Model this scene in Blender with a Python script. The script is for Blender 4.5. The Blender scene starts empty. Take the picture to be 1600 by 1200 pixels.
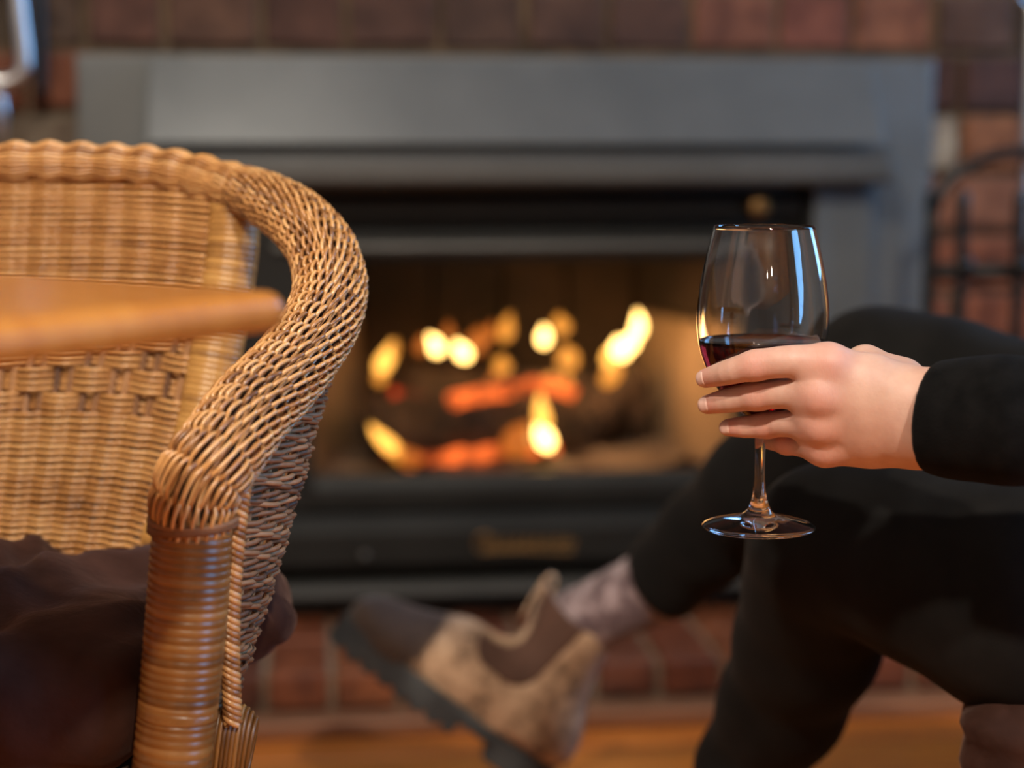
import bpy, math, random
import numpy as np
from mathutils import Vector, Matrix

random.seed(7)
rng = np.random.default_rng(7)
S = bpy.context.scene
COL = S.collection
PI = math.pi

# ------------------------------------------------------------------ camera
CAM_H, F_PX = 0.74, 2800.0
PITCH = math.atan(370.0 / F_PX)
cam_d = bpy.data.cameras.new('camera')
cam = bpy.data.objects.new('camera', cam_d)
COL.objects.link(cam)
cam.location = (0, 0, CAM_H)
cam.rotation_euler = (PI / 2 - PITCH, 0, 0)
cam_d.sensor_width = 36.0
cam_d.lens = F_PX / 1600.0 * 36.0
cam_d.clip_start = 0.05
cam_d.dof.use_dof = True
cam_d.dof.focus_distance = 1.165
cam_d.dof.aperture_fstop = 2.7
S.camera = cam

# ------------------------------------------------------------------ light
S.view_settings.view_transform = 'Standard'
S.view_settings.look = 'None'
S.view_settings.exposure = 0.0
S.view_settings.gamma = 1.0
S.view_settings.use_curve_mapping = False
world = bpy.data.worlds.new('world')
S.world = world
world.use_nodes = True
world.node_tree.nodes['Background'].inputs[0].default_value = (0.45, 0.68, 1.0, 1)
world.node_tree.nodes['Background'].inputs[1].default_value = 1.2


def lamp(name, kind, loc, energy, color, size=0.1, target=None, size_y=None):
    d = bpy.data.lights.new(name, kind)
    d.energy = energy
    d.color = color
    if kind == 'AREA':
        d.shape = 'RECTANGLE' if size_y else 'DISK'
        d.size = size
        if size_y:
            d.size_y = size_y
    else:
        d.shadow_soft_size = size
    o = bpy.data.objects.new(name, d)
    COL.objects.link(o)
    o.location = loc
    if target is not None:
        o.rotation_euler = (Vector(target) - Vector(loc)).to_track_quat('-Z', 'Y').to_euler()
    return o


WARM = (1.0, 0.89, 0.75)
lamp('pendant_light', 'AREA', (0.45, -0.75, 2.25), 42, WARM, 0.09, (-0.1, 1.2, 0.5))
lamp('pendant_light', 'AREA', (-0.62, -0.30, 2.3), 40, WARM, 0.12, (-0.1, 1.6, 0.6))
lamp('wall_light', 'POINT', (0.12, -3.0, 2.05), 16, WARM, 0.06)
lamp('wall_light', 'POINT', (0.72, -2.9, 2.1), 16, WARM, 0.06)
lamp('ceiling_light', 'AREA', (-0.35, 1.35, 2.44), 6, WARM, 0.25, (-0.3, 1.9, 0.0))

# ------------------------------------------------------------------ helpers
CP, SP = math.cos(PITCH), math.sin(PITCH)


def ray(px, py):
    a, b = (px - 800.0) / F_PX, (600.0 - py) / F_PX
    return np.array([a, CP + b * SP, -SP + b * CP])


def at(px, py, y):
    """world point seen at image point (px, py) whose depth along world Y is y"""
    r = ray(px, py)
    return np.array([0, 0, CAM_H]) + r * (y / r[1])


ROOM_T = 0.11
ROOM_O = np.array([0.0, 2.56, 0.0])
RU = np.array([math.cos(ROOM_T), math.sin(ROOM_T), 0])
RN = np.array([math.sin(ROOM_T), -math.cos(ROOM_T), 0])


def rp(px, py, d):
    """(u, z) on the vertical plane d in front of the brick wall"""
    r = ray(px, py)
    o = np.array([0, 0, CAM_H])
    t = ((ROOM_O + RN * d - o) @ RN) / (r @ RN)
    p = o + r * t
    return float((p - ROOM_O) @ RU), float(p[2])


XF = {}


def empty(name, loc=(0, 0, 0), rotz=0.0, label=None, cat=None, group=None, kind=None):
    o = bpy.data.objects.new(name, None)
    o.empty_display_size = 0.05
    COL.objects.link(o)
    o.location = loc
    o.rotation_euler = (0, 0, rotz)
    m = Matrix.Translation(Vector(loc)) @ Matrix.Rotation(rotz, 4, 'Z')
    XF[o.name] = np.array(m.inverted())
    tag(o, label, cat, group, kind)
    return o


def tag(o, label=None, cat=None, group=None, kind=None):
    if label: o['label'] = label
    if cat: o['category'] = cat
    if group: o['group'] = group
    if kind: o['kind'] = kind
    return o


def mesh(name, V, F, mat, parent=None, local=False, smooth=True, attrs=None, color=None, kind=None, label=None):
    V = np.asarray(V, float)
    if parent is not None:
        M = XF[parent.name]
        if not local:
            V = V @ M[:3, :3].T + M[:3, 3]
    me = bpy.data.meshes.new(name)
    if isinstance(F, np.ndarray):
        n, k = F.shape
        me.vertices.add(len(V))
        me.vertices.foreach_set('co', np.ascontiguousarray(V, np.float32).ravel())
        me.loops.add(n * k)
        me.loops.foreach_set('vertex_index', np.ascontiguousarray(F, np.int32).ravel())
        me.polygons.add(n)
        me.polygons.foreach_set('loop_start', np.arange(0, n * k, k, dtype=np.int32))
        me.polygons.foreach_set('loop_total', np.full(n, k, dtype=np.int32))
        me.update(calc_edges=True)
    else:
        me.from_pydata([tuple(v) for v in V], [], F)
    me.validate()
    me.polygons.foreach_set('use_smooth', [smooth] * len(me.polygons))
    for k2, a in (attrs or {}).items():
        at_ = me.attributes.new(k2, 'FLOAT', 'POINT')
        at_.data.foreach_set('value', np.ascontiguousarray(a, np.float32))
    if mat is not None:
        me.materials.append(mat)
    o = bpy.data.objects.new(name, me)
    COL.objects.link(o)
    if parent is not None:
        o.parent = parent
        XF[o.name] = XF[parent.name]
    if color is not None:
        o.color = (*color, 1)
    tag(o, label=label, kind=kind)
    return o


class MB:
    """collects simple solids into one mesh"""
    def __init__(self):
        self.V, self.F = [], []

    def add(self, V, F):
        b = len(self.V)
        self.V += [tuple(v) for v in V]
        self.F += [tuple(i + b for i in f) for f in F]
        return self

    def box(self, x0, x1, y0, y1, z0, z1):
        v = [(x, y, z) for z in (z0, z1) for y in (y0, y1) for x in (x0, x1)]
        return self.add(v, [(0, 2, 3, 1), (4, 5, 7, 6), (0, 1, 5, 4), (2, 6, 7, 3), (0, 4, 6, 2), (1, 3, 7, 5)])

    def prism(self, prof, x0, x1):
        """profile of (y, z) swept along x"""
        n = len(prof)
        v = [(x0, y, z) for y, z in prof] + [(x1, y, z) for y, z in prof]
        f = [tuple(range(n))[::-1], tuple(range(n, 2 * n))]
        f += [(i, (i + 1) % n, n + (i + 1) % n, n + i) for i in range(n)]
        return self.add(v, f)

    def build(self, name, mat, parent=None, local=True, smooth=False, bevel=0.0, seg=2, **k):
        o = mesh(name, self.V, self.F, mat, parent, local, smooth, **k)
        fix(o)
        if bevel:
            b = o.modifiers.new('bevel', 'BEVEL')
            b.width = bevel
            b.segments = seg
            b.limit_method = 'ANGLE'
            b.angle_limit = math.radians(40)
        return o


def fix(o):
    import bmesh
    bm = bmesh.new()
    bm.from_mesh(o.data)
    bmesh.ops.recalc_face_normals(bm, faces=bm.faces)
    bm.to_mesh(o.data)
    bm.free()


def catmull(P, n):
    P = np.asarray(P, float)
    Q = np.vstack([2 * P[0] - P[1], P, 2 * P[-1] - P[-2]])
    seg = np.linalg.norm(np.diff(P[:, :3], axis=0), axis=1)
    cum = np.r_[0, np.cumsum(seg)]
    s = np.linspace(0, cum[-1], n)
    out = np.empty((n, P.shape[1]))
    i = np.clip(np.searchsorted(cum, s, 'right') - 1, 0, len(seg) - 1)
    t = ((s - cum[i]) / seg[i])[:, None]
    p0, p1, p2, p3 = Q[i], Q[i + 1], Q[i + 2], Q[i + 3]
    out = 0.5 * (2 * p1 + (p2 - p0) * t + (2 * p0 - 5 * p1 + 4 * p2 - p3) * t ** 2 + (3 * p1 - p0 - 3 * p2 + p3) * t ** 3)
    return out


def frames(C):
    T = np.gradient(C, axis=0)
    T /= np.linalg.norm(T, axis=1)[:, None] + 1e-12
    N = np.empty_like(C)
    a = np.array([0, 0, 1.0]) if abs(T[0, 2]) < .9 else np.array([1.0, 0, 0])
    n = a - T[0] * (a @ T[0])
    N[0] = n / np.linalg.norm(n)
    for i in range(1, len(C)):
        n = N[i - 1] - T[i] * (N[i - 1] @ T[i])
        N[i] = n / np.linalg.norm(n)
    return T, N, np.cross(T, N)


def tubes(paths, radius, sides=5, ref=None, cap=True):
    """paths (n, m, 3) -> one batch of tubes; ref: normals of the same shape"""
    P = np.asarray(paths, float)
    n, m, _ = P.shape
    T = np.gradient(P, axis=1)
    T /= np.linalg.norm(T, axis=2)[..., None] + 1e-12
    R = np.broadcast_to(ref if ref is not None else np.array([0.13, 0.21, 0.97]), P.shape)
    B = np.cross(T, R)
    B /= np.linalg.norm(B, axis=2)[..., None] + 1e-12
    N = np.cross(B, T)
    a = np.arange(sides) / sides * 2 * PI
    rad = np.broadcast_to(np.asarray(radius, float), (n, m)) if np.ndim(radius) else np.full((n, m), radius)
    V = P[:, :, None, :] + rad[..., None, None] * (np.cos(a)[:, None] * N[:, :, None, :] + np.sin(a)[:, None] * B[:, :, None, :])
    idx = np.arange(n * m * sides).reshape(n, m, sides)
    j = np.roll(np.arange(sides), -1)
    F = np.stack([idx[:, :-1, :], idx[:, 1:, :], idx[:, 1:, j], idx[:, :-1, j]], -1).reshape(-1, 4)
    strand = np.repeat(rng.random(n), m * sides)
    return V.reshape(-1, 3), F, strand


def tube(C, r, sides=16):
    """single tube with variable radius along polyline, ends closed by collapsing"""
    C = np.asarray(C, float)
    r = np.broadcast_to(np.asarray(r, float), (len(C),))
    C = np.vstack([C[:1], C, C[-1:]])
    r = np.r_[1e-5, r, 1e-5]
    T, N, B = frames(C + np.linspace(0, 1e-6, len(C))[:, None] * (C[-1] - C[0]))
    T2, N2, B2 = frames(C[1:-1])
    N[1:-1], B[1:-1] = N2, B2
    N[0], B[0], N[-1], B[-1] = N2[0], B2[0], N2[-1], B2[-1]
    a = np.arange(sides) / sides * 2 * PI
    V = C[:, None, :] + r[:, None, None] * (np.cos(a)[None, :, None] * N[:, None, :] + np.sin(a)[None, :, None] * B[:, None, :])
    m = len(C)
    idx = np.arange(m * sides).reshape(m, sides)
    j = np.roll(np.arange(sides), -1)
    F = np.stack([idx[:-1, :], idx[:-1, j], idx[1:, j], idx[1:, :]], -1).reshape(-1, 4)
    return V.reshape(-1, 3), F


def lathe(prof, cx, cy, n=96):
    """closed outline of (r, z); r 0 at both ends"""
    prof = np.asarray(prof, float)
    a = np.arange(n) / n * 2 * PI
    m = len(prof)
    r = np.maximum(prof[:, 0], 1e-6)
    V = np.stack([cx + r[:, None] * np.cos(a), cy + r[:, None] * np.sin(a), np.repeat(prof[:, 1:2], n, 1)], -1)
    idx = np.arange(m * n).reshape(m, n)
    j = np.roll(np.arange(n), -1)
    F = np.stack([idx[:-1, :], idx[:-1, j], idx[1:, j], idx[1:, :]], -1).reshape(-1, 4)
    return V.reshape(-1, 3), F


# ---- signed distance shapes -> mesh
def smin(a, b, k):
    h = np.clip(.5 + .5 * (b - a) / k, 0, 1)
    return b * (1 - h) + a * h - k * h * (1 - h)


def smax(a, b, k):
    return -smin(-a, -b, k)


def cap(P, a, b, ra, rb):
    a, b = np.asarray(a, float), np.asarray(b, float)
    ab = b - a
    h = np.clip((P - a) @ ab / (ab @ ab + 1e-12), 0, 1)
    return np.linalg.norm(P - a - h[:, None] * ab, axis=1) - (ra + (rb - ra) * h)


def chain(P, pts, rad, k=0.004):
    d = None
    for i in range(len(pts) - 1):
        c = cap(P, pts[i], pts[i + 1], rad[i], rad[i + 1])
        d = c if d is None else smin(d, c, k)
    return d


def smooth_chain(P, pts, rad, n=13):
    Q = catmull(np.array([np.r_[p, r_] for p, r_ in zip(pts, rad)]), n)
    d = None
    for i in range(n - 1):
        c = cap(P, Q[i, :3], Q[i + 1, :3], Q[i, 3], Q[i + 1, 3])
        d = c if d is None else np.minimum(d, c)
    return d


def ell(P, c, r, R=None):
    q = P - np.asarray(c, float)
    if R is not None:
        q = q @ R
    r = np.asarray(r, float)
    k0 = np.linalg.norm(q / r, axis=1)
    k1 = np.linalg.norm(q / (r * r), axis=1) + 1e-9
    return k0 * (k0 - 1) / k1


def rbox(P, c, half, r):
    q = np.abs(P - np.asarray(c)) - (np.asarray(half) - r)
    return np.linalg.norm(np.maximum(q, 0), axis=1) + np.minimum(q.max(1), 0) - r


def nets(f, lo, hi, h, iters=2, margin=2.0):
    lo, hi = np.asarray(lo, float), np.asarray(hi, float)
    n = np.ceil((hi - lo) / h).astype(int) + 1
    B = 8
    nb = np.ceil(n / B).astype(int)
    n = nb * B
    g = np.stack(np.meshgrid(*[np.arange(k) for k in nb], indexing='ij'), -1).reshape(-1, 3)
    cen = lo + (g * B + (B - 1) / 2) * h
    dc = f(cen)
    G = np.repeat(np.repeat(np.repeat(dc.reshape(nb), B, 0), B, 1), B, 2)
    act = g[np.abs(dc) < B * h * 0.87 * margin]
    o = np.stack(np.meshgrid(*[np.arange(B)] * 3, indexing='ij'), -1).reshape(-1, 3)
    for s in range(0, len(act), 400):
        ii = (act[s:s + 400, None, :] * B + o[None]).reshape(-1, 3)
        G[ii[:, 0], ii[:, 1], ii[:, 2]] = f(lo + ii * h)
    sg = G < 0
    c = sum(sg[dx:n[0] - 1 + dx, dy:n[1] - 1 + dy, dz:n[2] - 1 + dz].astype(np.int8)
            for dx in (0, 1) for dy in (0, 1) for dz in (0, 1))
    cells = np.argwhere((c > 0) & (c < 8))
    vid = np.full(n - 1, -1, dtype=np.int64)
    vid[tuple(cells.T)] = np.arange(len(cells))
    V = np.zeros((len(cells), 3))
    W = np.zeros(len(cells))
    for ax in range(3):
        e = np.eye(3, dtype=int)[ax]
        others = [k for k in range(3) if k != ax]
        for p in (0, 1):
            for q in (0, 1):
                off = np.zeros(3, int)
                off[others[0]], off[others[1]] = p, q
                a = cells + off
                b = a + e
                va, vb = G[tuple(a.T)], G[tuple(b.T)]
                m = (va < 0) != (vb < 0)
                t = va[m] / (va[m] - vb[m])
                V[m] += a[m] + t[:, None] * e
                W[m] += 1
    V = lo + V / W[:, None] * h
    faces = []
    for ax in range(3):
        e = np.eye(3, dtype=int)[ax]
        u, v = [(1, 2), (2, 0), (0, 1)][ax]
        sl0 = [slice(0, n[k] - 1) if k == ax else slice(1, n[k] - 1) for k in range(3)]
        sl1 = [slice(1, n[k]) if k == ax else slice(1, n[k] - 1) for k in range(3)]
        A, Bq = sg[tuple(sl0)], sg[tuple(sl1)]
        for flip in (False, True):
            m = np.argwhere((~A & Bq) if flip else (A & ~Bq))
            if not len(m):
                continue
            base = m.copy()
            for k in range(3):
                if k != ax:
                    base[:, k] += 1
            eu, ev = np.eye(3, dtype=int)[u], np.eye(3, dtype=int)[v]
            q = [vid[tuple((base - eu - ev).T)], vid[tuple((base - ev).T)], vid[tuple(base.T)], vid[tuple((base - eu).T)]]
            if flip:
                q = q[::-1]
            faces.append(np.stack(q, 1))
    F = np.vstack(faces)
    F = F[(F >= 0).all(1)]
    for _ in range(iters):
        d = f(V)
        gr = np.stack([f(V + e2) - f(V - e2) for e2 in np.eye(3) * h * .3], 1) / (h * .6)
        gl = np.linalg.norm(gr, axis=1)
        st = np.clip(d / np.maximum(gl, .3), -h * .7, h * .7)
        V = V - gr / np.maximum(gl, 1e-6)[:, None] * st[:, None]
    return V, F


# ------------------------------------------------------------------ materials
def new_mat(name):
    m = bpy.data.materials.new(name)
    m.use_nodes = True
    nt = m.node_tree
    return m, nt, nt.nodes['Principled BSDF']


def lk(nt, a, b):
    nt.links.new(a, b)


def ramp(nt, fac, stops):
    r = nt.nodes.new('ShaderNodeValToRGB')
    el = r.color_ramp.elements
    while len(el) < len(stops):
        el.new(0.5)
    for e, (p, c) in zip(el, stops):
        e.position = p
        e.color = (*c, 1)
    lk(nt, fac, r.inputs[0])
    return r.outputs[0]


def noise(nt, scale, detail=4, rough=.55, vec=None, mapping=None):
    tc = nt.nodes.new('ShaderNodeTexCoord')
    v = tc.outputs['Object'] if vec is None else vec
    if mapping:
        mp = nt.nodes.new('ShaderNodeMapping')
        mp.inputs['Scale'].default_value = mapping
        lk(nt, v, mp.inputs[0])
        v = mp.outputs[0]
    n = nt.nodes.new('ShaderNodeTexNoise')
    n.inputs['Scale'].default_value = scale
    n.inputs['Detail'].default_value = detail
    n.inputs['Roughness'].default_value = rough
    lk(nt, v, n.inputs['Vector'])
    return n.outputs[0]


def bump(nt, b, height, strength, dist=0.001):
    n = nt.nodes.new('ShaderNodeBump')
    n.inputs['Strength'].default_value = strength
    n.inputs['Distance'].default_value = dist
    lk(nt, height, n.inputs['Height'])
    lk(nt, n.outputs[0], b.inputs['Normal'])


def attr(nt, name):
    a = nt.nodes.new('ShaderNodeAttribute')
    a.attribute_name = name
    return a.outputs['Fac']


def mathn(nt, op, a, b=None, clamp=False):
    n = nt.nodes.new('ShaderNodeMath')
    n.operation = op
    n.use_clamp = clamp
    for i, x in enumerate((a, b)):
        if x is None: continue
        if isinstance(x, (int, float)): n.inputs[i].default_value = x
        else: lk(nt, x, n.inputs[i])
    return n.outputs[0]


def mix(nt, fac, a, b, mode='MIX'):
    n = nt.nodes.new('ShaderNodeMix')
    n.data_type = 'RGBA'
    n.blend_type = mode
    for i, x in ((0, fac), (6, a), (7, b)):
        if isinstance(x, (int, float)): n.inputs[i].default_value = x
        elif isinstance(x, tuple): n.inputs[i].default_value = (*x, 1)
        else: lk(nt, x, n.inputs[i])
    return n.outputs[2]


def simple(name, c1, c2=None, rough=.5, metal=0., scale=20, bscale=None, bstr=.2, bdist=.001, mapping=None, spec=None, sheen=None, lo=.35, hi=.7):
    m, nt, b = new_mat(name)
    b.inputs['Roughness'].default_value = rough
    b.inputs['Metallic'].default_value = metal
    if spec is not None: b.inputs['Specular IOR Level'].default_value = spec
    if sheen:
        b.inputs['Sheen Weight'].default_value = sheen[0]
        b.inputs['Sheen Roughness'].default_value = sheen[1]
        b.inputs['Sheen Tint'].default_value = (*sheen[2], 1)
    if c2 is None:
        b.inputs['Base Color'].default_value = (*c1, 1)
    else:
        lk(nt, ramp(nt, noise(nt, scale, mapping=mapping), [(lo, c1), (hi, c2)]), b.inputs['Base Color'])
    if bscale:
        bump(nt, b, noise(nt, bscale, mapping=mapping), bstr, bdist)
    return m


M = {}
M['plaster'] = simple('plaster', (.30, .27, .23), (.34, .31, .265), .85, scale=6, bscale=60, bstr=.1)
M['mortar'] = simple('mortar', (.055, .037, .022), (.15, .10, .06), .95, scale=9, bscale=120, bstr=.5, bdist=.002)
M['hearth_mortar'] = simple('hearth_mortar', (.17, .11, .07), (.27, .19, .13), .9, scale=30, bscale=120, bstr=.5, bdist=.002)


def brick_mat(name, rough):
    m, nt, b = new_mat(name)
    oi = nt.nodes.new('ShaderNodeObjectInfo')
    geo = nt.nodes.new('ShaderNodeNewGeometry')
    n = noise(nt, 22, 6, .65, geo.outputs['Position'])
    dark = mix(nt, 1.0, oi.outputs['Color'], (.42, .36, .34), 'MULTIPLY')
    lk(nt, mix(nt, ramp(nt, n, [(.36, (0, 0, 0)), (.66, (1, 1, 1))]), dark, oi.outputs['Color']), b.inputs['Base Color'])
    b.inputs['Roughness'].default_value = rough
    bump(nt, b, noise(nt, 90, 6, .7, geo.outputs['Position']), .5, .003)
    return m


M['brick'] = brick_mat('brick', .85)
M['hearth_brick'] = brick_mat('hearth_brick', .6)
M['firebrick'] = simple('firebrick', (.25, .18, .12), (.38, .285, .195), .9, scale=8, bscale=60, bstr=.4, bdist=.002)
M['soot'] = simple('soot', (.012, .0085, .006), (.040, .026, .017), .95, scale=7, bscale=60, bstr=.4, bdist=.002)
M['grey_paint'] = simple('grey_paint', (.118, .126, .128), (.158, .166, .166), .34, metal=.4, scale=5, bscale=400, bstr=.06)
M['dark_paint'] = simple('dark_paint', (.010, .0098, .0088), (.016, .0155, .014), .52, metal=.1, scale=6, bscale=400, bstr=.08, spec=.25)
M['door_paint'] = simple('door_paint', (.075, .073, .068), (.10, .097, .09), .38, metal=.3, scale=6, bscale=400, bstr=.08)
M['black_iron'] = simple('black_iron', (.010, .010, .011), (.02, .02, .021), .38, metal=.3, scale=40, bscale=150, bstr=.2)
M['matte_iron'] = simple('matte_iron', (.026, .025, .022), (.038, .036, .032), .65, scale=8)
M['steel'] = simple('steel', (.55, .56, .58), (.66, .66, .66), .28, metal=1.0, scale=20)
M['brass'] = simple('brass', (.20, .115, .045), (.30, .165, .06), .45, metal=.9, scale=40)
M['bark'] = simple('bark', (.018, .012, .009), (.075, .045, .028), .95, scale=40, bscale=70, bstr=.9, bdist=.006)
M['ash'] = simple('ash', (.10, .07, .055), (.24, .19, .15), 1.0, scale=30, bscale=90, bstr=.8, bdist=.006)


def wood_floor():
    m, nt, b = new_mat('floorboard')
    oi = nt.nodes.new('ShaderNodeObjectInfo')
    geo = nt.nodes.new('ShaderNodeNewGeometry')
    n = noise(nt, 3.0, 8, .6, geo.outputs['Position'], (3, 40, 10))
    c = ramp(nt, n, [(.3, (.36, .105, .014)), (.55, (.72, .225, .028)), (.75, (.84, .33, .055))])
    lk(nt, mix(nt, 1.0, c, oi.outputs['Color'], 'MULTIPLY'), b.inputs['Base Color'])
    b.inputs['Roughness'].default_value = .38
    bump(nt, b, n, .12, .001)
    return m


M['floorboard'] = wood_floor()
M['timber_trim'] = simple('timber_trim', (.24, .10, .045), (.34, .15, .075), .45, scale=6, mapping=(3, 30, 30), bscale=30, bstr=.1)


def table_wood():
    m, nt, b = new_mat('honey_wood')
    n = noise(nt, 2.2, 8, .6, None, (4, 34, 8))
    n2 = noise(nt, 1.2, 3, .5, None, (2, 16, 2))
    s = mathn(nt, 'ADD', mathn(nt, 'MULTIPLY', n, .65), mathn(nt, 'MULTIPLY', n2, .35))
    lk(nt, ramp(nt, s, [(.33, (.37, .120, .017)), (.52, (.48, .175, .028)), (.68, (.57, .245, .048))]), b.inputs['Base Color'])
    b.inputs['Roughness'].default_value = .30
    b.inputs['Coat Weight'].default_value = .35
    b.inputs['Coat Roughness'].default_value = .22
    return m


M['honey_wood'] = table_wood()


def wicker(name, stops, rough=.4, spec=.5):
    m, nt, b = new_mat(name)
    geo = nt.nodes.new('ShaderNodeNewGeometry')
    a = attr(nt, 'tint')
    n = noise(nt, 26, 5, .6, geo.outputs['Position'])
    n3 = noise(nt, 190, 3, .6, geo.outputs['Position'])
    s = mathn(nt, 'ADD', mathn(nt, 'ADD', mathn(nt, 'MULTIPLY', a, .34), mathn(nt, 'MULTIPLY', n, .46)), mathn(nt, 'MULTIPLY', n3, .2))
    lk(nt, ramp(nt, s, stops), b.inputs['Base Color'])
    b.inputs['Roughness'].default_value = rough
    b.inputs['Specular IOR Level'].default_value = spec
    bump(nt, b, noise(nt, 900, 3, .6, geo.outputs['Position']), .15, .0004)
    return m


M['wicker'] = wicker('wicker', [(.26, (.12, .044, .013)), (.43, (.45, .20, .060)), (.60, (.62, .32, .112)), (.8, (.75, .45, .19))], .30, .7)
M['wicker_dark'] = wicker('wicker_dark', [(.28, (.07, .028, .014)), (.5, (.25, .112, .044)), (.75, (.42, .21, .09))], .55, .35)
M['cane'] = wicker('cane', [(.25, (.10, .038, .008)), (.5, (.235, .094, .020)), (.8, (.38, .175, .045))], .34, .6)  # cane with the table's shadow on the front posts darkened into its colour
M['golden_cane'] = wicker('golden_cane', [(.25, (.22, .095, .022)), (.5, (.48, .235, .06)), (.8, (.62, .34, .10))], .33, .6)  # the same cane, its colour lightened for the back posts out in the light
M['wicker_core'] = simple('wicker_core', (.035, .016, .008), (.07, .032, .015), .8, scale=60)
M['velvet'] = simple('velvet', (.026, .0105, .007), (.060, .026, .018), .8, scale=14, bscale=30, bstr=.5, bdist=.006,
                     sheen=(.25, .35, (.55, .36, .30)), spec=.08)
M['trouser'] = simple('trouser', (.0050, .0047, .0045), (.0085, .0080, .0075), .92, scale=25, bscale=900, bstr=.35, bdist=.0006,
                      sheen=(.05, .5, (.5, .45, .42)), spec=.12)
M['sweater'] = simple('sweater', (.0032, .0032, .0034), (.0066, .0064, .0066), .95, scale=60, bscale=700, bstr=.6, bdist=.0012,
                      sheen=(.05, .45, (.5, .5, .5)), spec=.06)
M['sock'] = simple('sock', (.11, .066, .072), (.36, .27, .275), .95, scale=42, bscale=420, bstr=.8, bdist=.002, sheen=(.3, .5, (1, .9, .9)), lo=.42, hi=.62)
M['elastic'] = simple('elastic', (.075, .035, .022), (.10, .047, .03), .9, scale=30, bscale=300, bstr=.5, bdist=.001, mapping=(1, 1, .15))
M['rubber'] = simple('rubber', (.012, .013, .015), (.055, .058, .060), .75, scale=18, bscale=120, bstr=.3)
M['hair'] = simple('hair', (.035, .018, .010), (.08, .042, .022), .5, scale=8, mapping=(40, 40, 3), bscale=8, bstr=.6, bdist=.004)
M['nail'] = simple('nail', (.68, .43, .355), (.74, .49, .41), .27, scale=80)


def suede():
    m, nt, b = new_mat('suede')
    tc = nt.nodes.new('ShaderNodeTexCoord')
    sx = nt.nodes.new('ShaderNodeSeparateXYZ')
    lk(nt, tc.outputs['Object'], sx.inputs[0])
    n = noise(nt, 18, 6, .65)
    n2 = noise(nt, 38, 5, .7)
    tan = ramp(nt, n2, [(.34, (.12, .072, .042)), (.46, (.38, .235, .138)), (.65, (.55, .365, .23))])
    toe = ramp(nt, n2, [(.35, (.032, .017, .011)), (.7, (.072, .040, .025))])
    f = mathn(nt, 'ADD', sx.outputs[0], mathn(nt, 'MULTIPLY', mathn(nt, 'SUBTRACT', n, .5), .03))
    f = ramp(nt, mathn(nt, 'MULTIPLY', f, 3.4), [(.65, (0, 0, 0)), (.675, (1, 1, 1))])
    lk(nt, mix(nt, f, tan, toe), b.inputs['Base Color'])
    b.inputs['Roughness'].default_value = .85
    b.inputs['Sheen Weight'].default_value = .15
    bump(nt, b, n2, .3, .002)
    return m


M['suede'] = suede()


def skin():
    m, nt, b = new_mat('skin')
    geo = nt.nodes.new('ShaderNodeNewGeometry')
    n = noise(nt, 75, 4, .55, geo.outputs['Position'])
    n2 = noise(nt, 22, 3, .5, geo.outputs['Position'])
    r = attr(nt, 'flush')
    basec = ramp(nt, n, [(.3, (.535, .315, .238)), (.7, (.61, .385, .298))])
    f = mathn(nt, 'MULTIPLY', mathn(nt, 'ADD', r, mathn(nt, 'MULTIPLY', mathn(nt, 'SUBTRACT', n2, .45), .6)), .8, True)
    lk(nt, mix(nt, f, basec, (.63, .265, .205)), b.inputs['Base Color'])
    b.inputs['Roughness'].default_value = .52
    b.inputs['Subsurface Weight'].default_value = .22
    b.inputs['Subsurface Radius'].default_value = (1.0, .38, .22)
    b.inputs['Subsurface Scale'].default_value = .006
    n3 = noise(nt, 520, 3, .6, geo.outputs['Position'])
    n4 = noise(nt, 300, 2, .5, geo.outputs['Position'], (5.0, .8, .8))
    h = mathn(nt, 'ADD', mathn(nt, 'MULTIPLY', n3, .5), mathn(nt, 'MULTIPLY', mathn(nt, 'MULTIPLY', n4, r), 1.8))
    bump(nt, b, h, .38, .0007)
    return m


M['skin'] = skin()


def glass(name, col=(1, 1, 1), ior=1.47, rough=0.0):
    m, nt, b = new_mat(name)
    b.inputs['Base Color'].default_value = (*col, 1)
    b.inputs['Transmission Weight'].default_value = 1
    b.inputs['Roughness'].default_value = rough
    b.inputs['IOR'].default_value = ior
    return m


M['glass'] = glass('glass')
M['wine'] = glass('wine', (.19, .005, .006), 1.34)


def pane_mat(name, tint):
    m, nt, b = new_mat(name)
    out = nt.nodes['Material Output']
    tr = nt.nodes.new('ShaderNodeBsdfTransparent')
    tr.inputs[0].default_value = (*tint, 1)
    gl = nt.nodes.new('ShaderNodeBsdfGlossy')
    gl.inputs['Roughness'].default_value = .08
    fr = nt.nodes.new('ShaderNodeFresnel')
    fr.inputs[0].default_value = 1.45
    ms = nt.nodes.new('ShaderNodeMixShader')
    lk(nt, mathn(nt, 'MULTIPLY', fr.outputs[0], .8), ms.inputs[0])
    lk(nt, tr.outputs[0], ms.inputs[1])
    lk(nt, gl.outputs[0], ms.inputs[2])
    lk(nt, ms.outputs[0], out.inputs[0])
    return m


M['pane'] = pane_mat('door_glass', (.93, .90, .86))
M['window_glass'] = pane_mat('window_glass', (.95, .98, 1.0))


def emit(name, col, strength):
    m, nt, b = new_mat(name)
    b.inputs['Base Color'].default_value = (.02, .01, .005, 1)
    b.inputs['Emission Color'].default_value = (*col, 1)
    b.inputs['Emission Strength'].default_value = strength
    return m


M['flame_white'] = emit('flame_white', (1, .60, .18), 11)
M['flame_yellow'] = emit('flame_yellow', (1, .47, .08), 3.4)
M['flame_orange'] = emit('flame_orange', (1, .38, .05), 1.4)
M['flame_deep'] = emit('flame_deep', (1, .25, .03), .7)


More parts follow.
